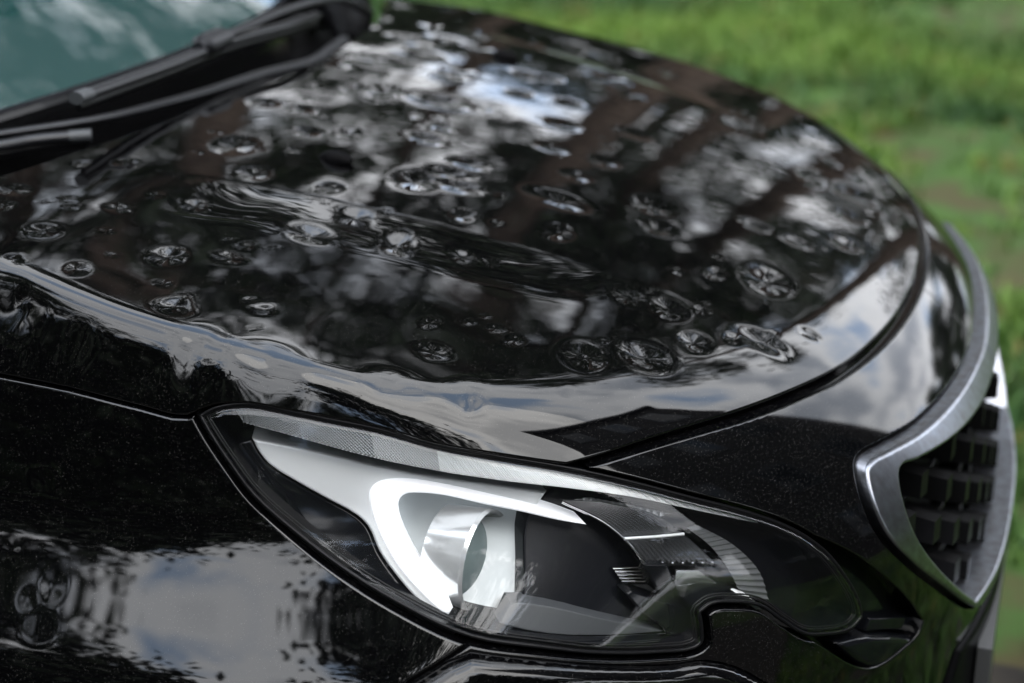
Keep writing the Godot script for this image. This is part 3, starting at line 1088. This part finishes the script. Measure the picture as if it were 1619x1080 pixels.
	# two washer jets on the plateau
	for side in [1, -1]:
		var jet := Sheet.new()
		var p := Vector3(-0.782, hood_height(-0.782, 0.299 * side, 1.0), 0.299 * side)
		for k in 10:
			var t := k / 9.0
			# a low wedge, tall towards the windscreen
			var l := lerpf(-0.021, 0.021, t)
			var hgt := 0.016 * pow(sin(PI * (0.12 + 0.80 * (1.0 - t))), 0.7) * (1.0 - 0.25 * t)
			var wid := 0.0095 * pow(sin(PI * (0.08 + 0.84 * t)), 0.5)
			for j in 9:
				var w := PI * j / 8.0
				jet.vert(p + Vector3(l, -0.001 + hgt * sin(w), wid * cos(w)), Vector3((t - 0.4) * 1.2, sin(w) + 0.01, cos(w)).normalized())
		for k in 9:
			for j in 8:
				jet.quad(k * 9 + j, k * 9 + j + 1, (k + 1) * 9 + j + 1, (k + 1) * 9 + j)
		put("washer_jet", jet.done(), M.satin_black_plastic, h)

func grid_normals(pos: PackedVector3Array, rows: int, cols: int) -> PackedVector3Array:
	var out := PackedVector3Array()
	out.resize(pos.size())
	for i in rows:
		var i0 := maxi(i - 1, 0)
		var i1 := mini(i + 1, rows - 1)
		if i == 0:
			i0 = 3
			i1 = 5
		for j in cols:
			var a := pos[i1 * cols + j] - pos[i0 * cols + j]
			var b := pos[mini(i1, i + 0 if i > 0 else i1) * cols + mini(j + 1, cols - 1)] - pos[mini(i1, i + 0 if i > 0 else i1) * cols + maxi(j - 1, 0)]
			var n := b.cross(a).normalized()
			out[i * cols + j] = n if n.y > 0.0 else -n
	return out

func lamp_outline(grow: float) -> PackedVector2Array:
	var p := curve(LINE.lamp, true, 4)
	if grow == 0.0:
		return p
	var best := PackedVector2Array()
	for q in Geometry2D.offset_polygon(p, grow, Geometry2D.JOIN_ROUND):
		if q.size() > best.size():
			best = q
	return best

func grille_outline(which: String, grow := 0.0) -> PackedVector2Array:
	var list: Array = LINE[which].duplicate()
	var p := PackedVector2Array()
	var src := curve(list, false, 5)
	p.append(Vector2(-0.05, 0.789 if which == "grill_out" else 0.757))
	p.append(Vector2(0.0, 0.790 if which == "grill_out" else 0.758))
	for q in src:
		if q.x > 0.03:
			p.append(q)
	for x in [0.15, 0.1, 0.05, 0.0, -0.05]:
		p.append(Vector2(x, 0.546 + x * 0.05) if which == "grill_out" else Vector2(x, 0.570 + x * 0.04))
	if grow != 0.0:
		var best := PackedVector2Array()
		for q in Geometry2D.offset_polygon(p, grow, Geometry2D.JOIN_ROUND):
			if q.size() > best.size():
				best = q
		p = best
	var half := PackedVector2Array([Vector2(0, 0), Vector2(3, 0), Vector2(3, 3), Vector2(0, 3)])
	return Geometry2D.intersect_polygons(p, half)[0]

func big(list: Array) -> Array:
	# only the real pieces
	var out := []
	for p in list:
		if p.size() > 2 and not Geometry2D.is_polygon_clockwise(p):
			var a := 0.0
			for i in p.size():
				a += p[i].cross(p[(i + 1) % p.size()])
			if absf(a) > 0.0006:
				out.append(p)
	return out

func front_panels(c: Node3D) -> void:
	var lamp := lamp_outline(0.004)
	# bumper: from the hood's front gap down, forward of the seam
	var b := PackedVector2Array()
	var front := curve(LINE.hood_front, false, 4)
	front.reverse()
	b.append(Vector2(0, 0.851))
	for q in front:
		if q.x > 0.02:
			b.append(q - Vector2(0.0, 0.009))
	b.append(Vector2(0.648, 0.82))
	b.append(Vector2(0.744, 0.7468))
	for q in curve(LINE.seam, false, 3):
		b.append(q - Vector2(0.0015, 0.0))
	b.append_array(PackedVector2Array([Vector2(0.86, 0.66), Vector2(0.90, 0.56), Vector2(0.90, 0.24), Vector2(0.7, 0.20), Vector2(0.0, 0.20)]))
	var pieces := [b]
	var pocket := curve(LINE.pocket, true, 3)
	var cuts := [lamp, grille_outline("grill_out", 0.001), pocket]
	var lower := PackedVector2Array()
	for q in curve(LINE.lower, false, 4):
		lower.append(q)
	var shelf := lower.duplicate()
	shelf.append_array(PackedVector2Array([Vector2(0.47, 0.58), Vector2(0.43, 0.45), Vector2(0.43, 0.20), Vector2(0.7, 0.20), Vector2(0.90, 0.24), Vector2(0.90, 0.56), Vector2(0.86, 0.66), Vector2(0.795, 0.722), Vector2(0.765, 0.737)]))
	cuts.append(shelf)
	for cut in cuts:
		var next := []
		for p in pieces:
			next.append_array(big(Geometry2D.clip_polygons(p, cut)))
		pieces = next
	var bump := panel(pieces, 0.0, 0.03, 0.0018, 0.016)
	put("bumper_cover", bump, M.dusty_black_paint, c)
	put("bumper_cover", mirrored(bump), M.dusty_black_paint, c)
	var ledge := panel(big(Geometry2D.clip_polygons(shelf, lamp)), -0.012, 0.05, 0.011, 0.018)
	put("bumper_ledge", ledge, M.dusty_black_paint, c)
	put("bumper_ledge", mirrored(ledge), M.dusty_black_paint, c)
	# recess beside the lamp, with its glossy fin
	var recess := panel(big(Geometry2D.clip_polygons(pocket, lamp_outline(0.0))), 0.024, 0.03, 0.0, 0.016, false)
	var fin := panel([curve(LINE.fin_low, true, 3)], 0.002, 0.024, 0.007, 0.01)
	var fin_top := panel([curve(LINE.fin_top, true, 3)], 0.010, 0.02, 0.003, 0.01)
	for m in [false, true]:
		put("bumper_recess", mirrored(recess) if m else recess, M.gloss_black_plastic, c)
		put("bumper_fin", mirrored(fin) if m else fin, M.gloss_black_plastic, c)
		put("bumper_fin_cap", mirrored(fin_top) if m else fin_top, M.gloss_black_plastic, c)
	# fender: below the hood's side, behind the seam
	var f := PackedVector2Array()
	for q in curve(LINE.hood_side, false, 3):
		if q.x > 0.957:
			f.append(q - Vector2(0, 0.0055))
	f.append(Vector2(0.953, 0.918))
	f.append(Vector2(0.744, 0.7468))
	for q in curve(LINE.seam, false, 3):
		f.append(q + Vector2(0.0025, 0.0008))
	f.append_array(PackedVector2Array([Vector2(0.864, 0.66), Vector2(0.92, 0.62)]))
	for k in 7:
		f.append(Vector2(0.92 + 0.05 * k, 0.62 + 0.05 * sin(PI * k / 6.0)))
	f.append_array(PackedVector2Array([Vector2(1.28, 0.62), Vector2(1.28, 0.9415)]))
	var fp := big(Geometry2D.clip_polygons(f, lamp_outline(0.0045)))
	var dd := []
	for i in range(0, FENDER_DENTS.size(), 3):
		if FENDER_DENTS[i] < 1020:
			continue
		dd.append([FENDER_DENTS[i] * 0.001, FENDER_DENTS[i + 1] * 0.001, FENDER_DENTS[i + 2] * 0.0015, 0.018])
	var right := put("fender", panel(fp, 0.0, 0.012, 0.0018, 0.016, true, dd), M.black_paint, c)
	right.set_meta("label", "black front fender with a few dents")
	put("fender", mirrored(panel(fp, 0.0, 0.012, 0.0018, 0.02)), M.black_paint, c)

func skin_path(p: PackedVector2Array, sink: float) -> PackedVector3Array:
	var out := PackedVector3Array()
	for q in p:
		out.append(on_skin(q.x, q.y, sink))
	return out

func headlights(c: Node3D) -> void:
	var right := base("headlight", Vector3.ZERO, c)
	right.set_meta("label", "headlight with white light guide and clear cover")
	var outline := lamp_outline(0.0)
	put("cover", panel([lamp_outline(-0.0015)], 0.0005, 0.004, 0.006, 0.014, false), M.lamp_glass, right)
	for e in [[-0.0012, 0.005, 0.0019], [-0.0046, 0.0085, 0.0009], [-0.0064, 0.0095, 0.0009]]:
		put("seal", tube(skin_path(lamp_outline(e[0]), e[1]), e[2], 8, true), M.black_rubber, right)
	put("housing", panel([outline], 0.105, 0.002, 0.0, 0.02, false), M.satin_black_plastic, right)
	# the dark wall from the cover to the back of the housing
	put("housing_wall", ring_wall(lamp_outline(-0.001), 0.005, 0.105), M.gloss_black_plastic, right)
	put("trim_wing", panel([curve(LINE.wing, true, 3)], 0.035, 0.03, 0.0025, 0.012), M.satin_silver, right)
	put("light_guide", panel([curve(LINE.drl, true, 3)], 0.022, 0.03, 0.0035, 0.008), M.light_guide_white, right)
	var glow := OmniLight3D.new()  # small fill light added at the guide to brighten it
	glow.name = "added_guide_light"
	right.add_child(glow)
	glow.position = on_skin(0.80, 0.84, 0.012)
	glow.light_color = Color(0.95, 0.97, 1.0)
	glow.light_energy = 0.00006
	glow.light_size = 0.008
	glow.omni_range = 3.0
	glow.omni_attenuation = 2.0
	glow.shadow_enabled = true
	put("bowl", panel([curve(LINE.bowl, true, 3)], 0.075, 0.01, 0.0, 0.012), M.bowl_silver, right)
	put("bezel", panel([curve(LINE.bezel, true, 3)], 0.05, 0.04, 0.002, 0.014), M.bezel_plastic, right)
	put("rear_bezel", panel([curve(LINE.bezel_rear, true, 3)], 0.042, 0.03, 0.004, 0.012), M.gloss_black_plastic, right)
	put("shelf", panel([curve(LINE.shelf, true, 2)], 0.034, 0.02, 0.0015, 0.012), M.grey_plastic, right)
	put("shelf_edge", tube(skin_path(curve([702.5, 735.0, 664.7, 722.8, 610.4, 707.5, 581.0, 699.9], false, 6), 0.033), 0.0011, 6), M.bright_chrome, right)
	put("lower_ledge", panel([curve(LINE.lampledge, true, 2)], 0.012, 0.012, 0.002, 0.01), M.gloss_black_plastic, right)
	put("reflector_chip", panel([curve(LINE.chip, true, 1)], 0.022, 0.01, 0.001, 0.006), M.chip_white, right)
	put("lower_mirror", panel([curve(LINE.lower_mirror, true, 1)], 0.042, 0.01, 0.001, 0.008), M.smoked_chrome, right)
	var rm := curve(LINE.ribbed_mirror, false, 1)
	put("ribbed_mirror", ribbon(PackedVector2Array([rm[0], rm[1]]), PackedVector2Array([rm[3], rm[2]]), 8, 36, 0.042, 0.0012, 5.0, 0.0, false), M.bright_chrome, right)
	put("reflector_fin", panel([curve(LINE.fin, true, 2)], 0.02, 0.03, 0.002, 0.008), M.gloss_black_plastic, right)
	put("step", panel([curve(LINE.step, true, 1)], 0.03, 0.03, 0.002, 0.008), M.gloss_black_plastic, right)
	put("turn_signal", ribbon(curve(LINE.sigL, false, 5), curve(LINE.sigR, false, 5), 40, 112, 0.026, 0.0024, 14.0, 0.0, false), M.smoked_chrome, right)
	put("flutes", ribbon(curve(LINE.flutL, false, 5), curve(LINE.flutR, false, 5), 120, 10, 0.034, 0.0018, 15.0), M.flute_plastic, right)
	put("flutes", ribbon(curve(LINE.topflL, false, 5), curve(LINE.topflR, false, 5), 96, 6, 0.034, 0.0015, 12.0, 2.0), M.flute_plastic, right)
	var top := resample(curve(LINE.prT, false, 5), 100)
	var low := resample(curve(LINE.prB, false, 5), 100)
	put("prism_band", ribbon(top.slice(38), low.slice(38), 620, 14, 0.012, 0.0011, 130.0, 8.0), M.prism_plastic, right)
	put("prism_middle", ribbon(top.slice(26, 39), low.slice(26, 39), 150, 16, 0.012, 0.0016, 20.0, 9.0), M.prism_grey, right)
	put("prism_tip", ribbon(top.slice(0, 27), low.slice(0, 27), 260, 16, 0.012, 0.0018, 34.0, 9.0), M.prism_dark, right)
	put("signal_rib", tube(skin_path(curve(LINE.sigL, false, 6), 0.022), 0.0012, 6), M.bright_chrome, right)
	var sl := curve(LINE.sigL, false, 5)
	var sr := curve(LINE.sigR, false, 5)
	put("signal_bar", tube(skin_path(PackedVector2Array([sl[9], sl[9].lerp(sr[9], 0.5), sr[9]]), 0.021), 0.0017, 6), M.prism_plastic, right)
	for k in 6:
		var q := sl[sl.size() - 1].lerp(sr[sr.size() - 1], 0.25 + 0.14 * k)
		var bulb := SphereMesh.new()
		bulb.radius = 0.0020
		bulb.height = 0.0040
		bulb.radial_segments = 12
		bulb.rings = 6
		put("signal_bulb", bulb, M.smoked_chrome, right).position = on_skin(q.x, q.y, 0.0245)
	put("bowl_rim", tube(skin_path(curve([668.0, 807.5, 674.0, 789.6, 681.8, 770.6, 692.3, 747.3], false, 6), 0.068), 0.0014, 6), M.bright_chrome, right)
	# projector
	var at := Vector3(-0.455, 0.777, 0.698)
	var shroud := put("projector", lathe_x(PackedVector2Array([Vector2(-0.046, 0.049), Vector2(-0.02, 0.0515), Vector2(-0.004, 0.0525), Vector2(0.0, 0.051), Vector2(-0.002, 0.048), Vector2(-0.016, 0.043), Vector2(-0.03, 0.042)])), M.shroud_silver, right)
	shroud.position = at
	shroud.rotation.y = deg_to_rad(-6)
	var dome := PackedVector2Array()
	for k in 9:
		var w := PI * 0.5 * k / 8.0
		dome.append(Vector2(-0.026 + 0.022 * sin(w), 0.042 * cos(w)))
	put("projector_lens", lathe_x(dome), M.lens_glass_dome, shroud)
	# the far lamp: the same outline, cover, housing and guide
	var left := base("headlight", Vector3.ZERO, c)
	for e in ["cover", "housing", "housing_wall", "trim_wing", "light_guide", "bowl", "bezel", "rear_bezel", "prism_band", "turn_signal"]:
		var o: MeshInstance3D = right.get_node(e)
		put(e, mirrored(o.mesh), o.material_override, left)

func ring_wall(p: PackedVector2Array, from: float, to: float) -> ArrayMesh:
	var sh := Sheet.new()
	var n := p.size()
	var mid := Vector3(-0.42, 0.79, 0.62)
	for i in n:
		var a := p[i]
		var b := p[(i + 1) % n]
		var p0 := on_skin(a.x, a.y, from)
		var p1 := on_skin(b.x, b.y, from)
		var p2 := on_skin(b.x, b.y, to)
		var p3 := on_skin(a.x, a.y, to)
		sh.flat(p0, p1, p2, p3, mid - p0)
	return sh.done()

func grille(c: Node3D) -> void:
	var g := base("grille", Vector3.ZERO, c)
	var ring := grille_ring()
	var frame := panel(ring, -0.008, 0.05, 0.0035, 0.010)
	put("frame", frame, M.dusty_chrome, g).set_meta("label", "dusty chrome surround of the grille")
	put("frame", mirrored(frame), M.dusty_chrome, g)
	var back := panel([grille_outline("grill_in", 0.004)], 0.085, 0.002, 0.0, 0.03, false)
	put("backing", back, M.interior, g)
	put("backing", mirrored(back), M.interior, g)
	# tapered blocks in staggered columns, joined by thin rods
	var sh := Sheet.new()
	box(sh, Transform3D.IDENTITY, Vector3(-0.045, -0.0165, -0.0115), Vector3(0.016, 0.0165, 0.0115), 0.86)
	var block := sh.done()
	var inside := grille_outline("grill_in", -0.004)
	for k in range(-8, 9):
		for j in 6:
			var s := k * 0.0445
			var y := 0.588 + j * 0.050 + (0.025 if k % 2 else 0.0)
			if not Geometry2D.is_point_in_polygon(Vector2(absf(s), y), inside) or not Geometry2D.is_point_in_polygon(Vector2(absf(s) + 0.008, y), inside):
				continue
			var p := on_skin(s, y, 0.03)
			var q := on_skin(s + 0.002, y, 0.03) - on_skin(s - 0.002, y, 0.03)
			var o := put("grille_block", block, M.grille_plastic, g)
			o.position = p
			o.rotation.y = atan2(q.x, q.z)
	for j in 7:
		var y := 0.563 + j * 0.050
		var path := PackedVector3Array()
		for k in range(-24, 25):
			var s := k * 0.0155
			if Geometry2D.is_point_in_polygon(Vector2(absf(s), y), inside):
				path.append(on_skin(s, y, 0.045))
		if path.size() > 3:
			put("rod", tube(path, 0.0035, 6), M.grille_plastic, g)
	# number plate and its holder under the grille
	var plate := Sheet.new()
	box(plate, Transform3D.IDENTITY, Vector3(-0.01, 0.40, -0.255), Vector3(0.006, 0.505, 0.255), 1.0)
	put("number_plate", plate.done(), M.plate_white, c)
	var lip := panel([PackedVector2Array([Vector2(0, 0.535), Vector2(0.25, 0.535), Vector2(0.33, 0.42), Vector2(0.34, 0.30), Vector2(0, 0.30)])], -0.005, 0.03, 0.008, 0.02)
	put("bumper_lip", lip, M.satin_black_plastic, c)
	put("bumper_lip", mirrored(lip), M.satin_black_plastic, c)

func grille_ring() -> Array:
	var o := grille_outline("grill_out", -0.004)
	var i := grille_outline("grill_in", 0.003)
	var cut := big(Geometry2D.clip_polygons(o, i))
	return cut

func hood_rear(z: float) -> Vector3:
	var x := -1.165 + 0.36 * (0.54 - z * z)
	return Vector3(x, hood_height(x, clampf(z, -0.73, 0.73), 1.0), z)

func glass_base(z: float) -> Vector3:
	return Vector3(-1.142 - 0.40 * z * z, 1.088 - 0.06 * z * z, z)

func cowl(c: Node3D) -> void:
	# black scuttle from under the hood's rear edge to the glass
	var rings := []
	for k in 41:
		var z := lerpf(-0.86, 0.86, k / 40.0)
		var a := hood_rear(z)
		var b := glass_base(z)
		rings.append(PackedVector3Array([a + Vector3(0.06, -0.09, 0), a + Vector3(-0.02, -0.075, 0), a.lerp(b, 0.45) + Vector3(0, -0.075, 0), a.lerp(b, 0.93) + Vector3(0, -0.075, 0), b + Vector3(0.008, -0.004, 0), b + Vector3(-0.004, 0.004, 0)]))
	put("scuttle", loft(rings, false, Vector3(-1.1, 0.2, 0)), M.scuttle_plastic, c)
	for side in [1]:
		put("scuttle_end", tube(spline([Vector3(-1.09, 1.025, -0.42 * side), Vector3(-1.15, 1.045, -0.545 * side), Vector3(-1.26, 1.075, -0.66 * side), Vector3(-1.42, 1.14, -0.74 * side)], 12), PackedFloat32Array([0.016, 0.026, 0.035, 0.042, 0.047, 0.052, 0.055, 0.057, 0.058, 0.057, 0.055, 0.052, 0.046]), 14), M.satin_black_plastic, c)
	# windscreen
	var sh := Sheet.new()
	for i in 25:
		var v := i / 24.0
		for j in 33:
			var z0 := lerpf(-0.70, 0.70, j / 32.0)
			var b := glass_base(z0)
			var z := z0 * lerpf(1.0, 0.80, v)
			var p := Vector3(b.x - 0.80 * v, b.y + 0.43 * v - 0.05 * v * v, z)
			sh.vert(p, Vector3(0.45, 0.87, z * 0.25).normalized())
	for i in 24:
		for j in 32:
			var k := i * 33 + j
			sh.quad(k, k + 1, k + 34, k + 33)
	put("windscreen", sh.done(), M.tinted_glass, c)
	var band := Sheet.new()
	for j in 33:
		var z := lerpf(-0.72, 0.72, j / 32.0)
		var b := glass_base(z)
		for v in [0.0, 0.008]:
			band.vert(Vector3(b.x - 0.80 * v, b.y + 0.43 * v + 0.003, z), Vector3(0.45, 0.87, 0.0))
	for j in 32:
		band.quad(j * 2, j * 2 + 1, j * 2 + 3, j * 2 + 2)
	put("glass_band", band.done(), M.bezel_plastic, c)
	# wipers
	var upper := base("wiper", Vector3.ZERO, c)
	wiper(upper, [Vector3(-1.055, 1.075, -0.42), Vector3(-1.05, 1.115, -0.30), Vector3(-1.035, 1.135, -0.12), Vector3(-1.052, 1.125, 0.09)], [Vector3(-1.052, 1.122, 0.405), Vector3(-1.050, 1.118, 0.2), Vector3(-1.050, 1.118, 0.05), Vector3(-1.04, 1.112, -0.1), Vector3(-1.05, 1.105, -0.22)])
	var lower := base("wiper", Vector3.ZERO, c)
	wiper(lower, [Vector3(-1.086, 1.035, -0.39), Vector3(-1.049, 1.042, -0.189), Vector3(-1.062, 1.050, -0.07), Vector3(-1.075, 1.054, 0.07), Vector3(-1.111, 1.062, 0.274), Vector3(-1.183, 1.064, 0.38), Vector3(-1.28, 1.066, 0.52)], [Vector3(-1.089, 1.058, 0.338), Vector3(-1.137, 1.058, 0.371), Vector3(-1.163, 1.058, 0.409), Vector3(-1.23, 1.060, 0.50)])

func spline(points: Array, steps: int) -> PackedVector3Array:
	var cv := Curve3D.new()
	for i in points.size():
		var a: Vector3 = points[maxi(i - 1, 0)]
		var b: Vector3 = points[mini(i + 1, points.size() - 1)]
		var t := (b - a) / 6.0
		cv.add_point(points[i], -t, t)
	var out := PackedVector3Array()
	for k in steps + 1:
		out.append(cv.sample_baked(cv.get_baked_length() * k / steps, true))
	return out

func wiper(o: Node3D, arm: Array, blade: Array) -> void:
	var a := spline(arm, 24)
	var ra := PackedFloat32Array()
	for i in a.size():
		ra.append(lerpf(0.011, 0.007, i / 24.0))
	put("arm", tube(a, ra, 10, false, 0.55), M.wiper_plastic, o)
	var b := spline(blade, 24)
	put("blade", tube(b, 0.0092, 10, false, 0.75), M.wiper_plastic, o)
	put("rubber", tube(translated(b, Vector3(0, -0.010, 0)), 0.004, 6, false, 1.5), M.black_rubber, o)
	var d := (b[1] - b[0]).normalized()
	put("end_cap", tube(PackedVector3Array([b[0] - d * 0.004, b[0] + d * 0.022]), 0.0105, 10, false, 0.75), M.grey_plastic, o)
	var hinge := Sheet.new()
	var p := a[a.size() - 1]
	var e := (a[a.size() - 1] - a[a.size() - 3]).normalized()
	put("hinge", tube(PackedVector3Array([p - e * 0.035, p - e * 0.02, p + e * 0.02, p + e * 0.03]), PackedFloat32Array([0.012, 0.019, 0.019, 0.010]), 10, false, 0.8), M.wiper_plastic, o)

func translated(p: PackedVector3Array, by: Vector3) -> PackedVector3Array:
	var out := PackedVector3Array()
	for q in p:
		out.append(q + by)
	return out

func rest_of_body(c: Node3D) -> void:
	# flanks and tail, of the same width as the fenders
	for side in [1.0, -1.0]:
		var rings := []
		for k in 30:
			var x := lerpf(-1.245, -4.05, k / 29.0)
			var tail := smoothstep(-3.3, -4.05, x) * 0.12
			var z := 0.855 - tail
			rings.append(PackedVector3Array([Vector3(x, 0.24, side * (z - 0.05)), Vector3(x, 0.36, side * z), Vector3(x, 0.62, side * (z + 0.005)), Vector3(x, 0.82, side * (z - 0.03)), Vector3(x, 0.95, side * (z - 0.085)), Vector3(x, 1.02, side * (z - 0.12)), Vector3(x, 1.04, side * (z - 0.17))]))
		var name := "body_side"
		put(name, loft(rings, false, Vector3(-2.5, 0.6, 0)), M.black_paint, c)
		var glass := []
		for k in 12:
			var x := lerpf(-1.55, -3.75, k / 11.0)
			var up := smoothstep(0.0, 0.25, k / 11.0) * smoothstep(1.0, 0.7, k / 11.0)
			glass.append(PackedVector3Array([Vector3(x, 1.04, side * 0.68), Vector3(x, lerpf(1.10, 1.46, up), side * lerpf(0.67, 0.57, up))]))
		put("side_window", loft(glass, false, Vector3(-2.5, 0.6, 0)), M.dark_pane, c)
		var pillar := PackedVector3Array([glass_base(0.715 * side) + Vector3(0.02, -0.02, 0), glass_base(0.70 * side) + Vector3(-0.4, 0.21, -0.07 * side), glass_base(0.70 * side) + Vector3(-0.80, 0.385, -0.135 * side), Vector3(-2.7, 1.5, 0.56 * side), Vector3(-3.7, 1.4, 0.56 * side)])
		put("pillar", tube(pillar, 0.035, 10), M.gloss_black_plastic, c)
		for x in [-0.86, -3.40]:
			var w := put("wheel", lathe_x(PackedVector2Array([Vector2(-0.1, 0.22), Vector2(-0.105, 0.30), Vector2(-0.08, 0.318), Vector2(0.08, 0.318), Vector2(0.105, 0.30), Vector2(0.1, 0.22)]), 36), M.tyre_rubber, c)
			w.position = Vector3(x, 0.318, side * 0.70)
			w.rotation.y = -PI * 0.5 * side
			put("rim", lathe_x(PackedVector2Array([Vector2(-0.09, 0.22), Vector2(0.095, 0.225), Vector2(0.08, 0.2), Vector2(0.05, 0.19), Vector2(0.075, 0.06), Vector2(0.08, 0.0)]), 36), M.rim_alloy, w)
	var roof := []
	for k in 14:
		var x := lerpf(-1.95, -4.0, k / 13.0)
		var y := 1.50 - 0.05 * pow(k / 13.0, 2.0)
		var row := PackedVector3Array()
		for j in 11:
			var z := lerpf(-0.58, 0.58, j / 10.0)
			row.append(Vector3(x, y - 0.10 * z * z, z))
		roof.append(row)
	put("roof", loft(roof, false, Vector3(-2.5, 0.6, 0)), M.black_paint, c)
	var tail := []
	for k in 6:
		var y := lerpf(0.24, 1.46, k / 5.0)
		var row := PackedVector3Array()
		for j in 11:
			row.append(Vector3(-4.05 - 0.06 * sin(PI * k / 5.0), y, lerpf(-0.72, 0.72, j / 10.0) * lerpf(1.0, 0.78, smoothstep(1.0, 1.46, y))))
		tail.append(row)
	put("tailgate", loft(tail, false, Vector3(-2.5, 0.6, 0)), M.black_paint, c)
	var dash := Sheet.new()
	box(dash, Transform3D.IDENTITY, Vector3(-1.75, 0.8, -0.68), Vector3(-1.24, 1.03, 0.68))
	put("dashboard", dash.done(), M.interior, c)
	var floor_pan := Sheet.new()
	box(floor_pan, Transform3D.IDENTITY, Vector3(-4.0, 0.22, -0.6), Vector3(-0.35, 0.26, 0.6))
	put("underbody", floor_pan.done(), M.interior, c)
	var seat := Sheet.new()
	for side in [0.36, -0.36]:
		box(seat, Transform3D(Basis(Vector3(0, 0, 1), 0.2), Vector3(-2.35, 0.85, side)), Vector3(-0.08, -0.4, -0.25), Vector3(0.08, 0.45, 0.25))
	put("seats", seat.done(), M.interior, c)
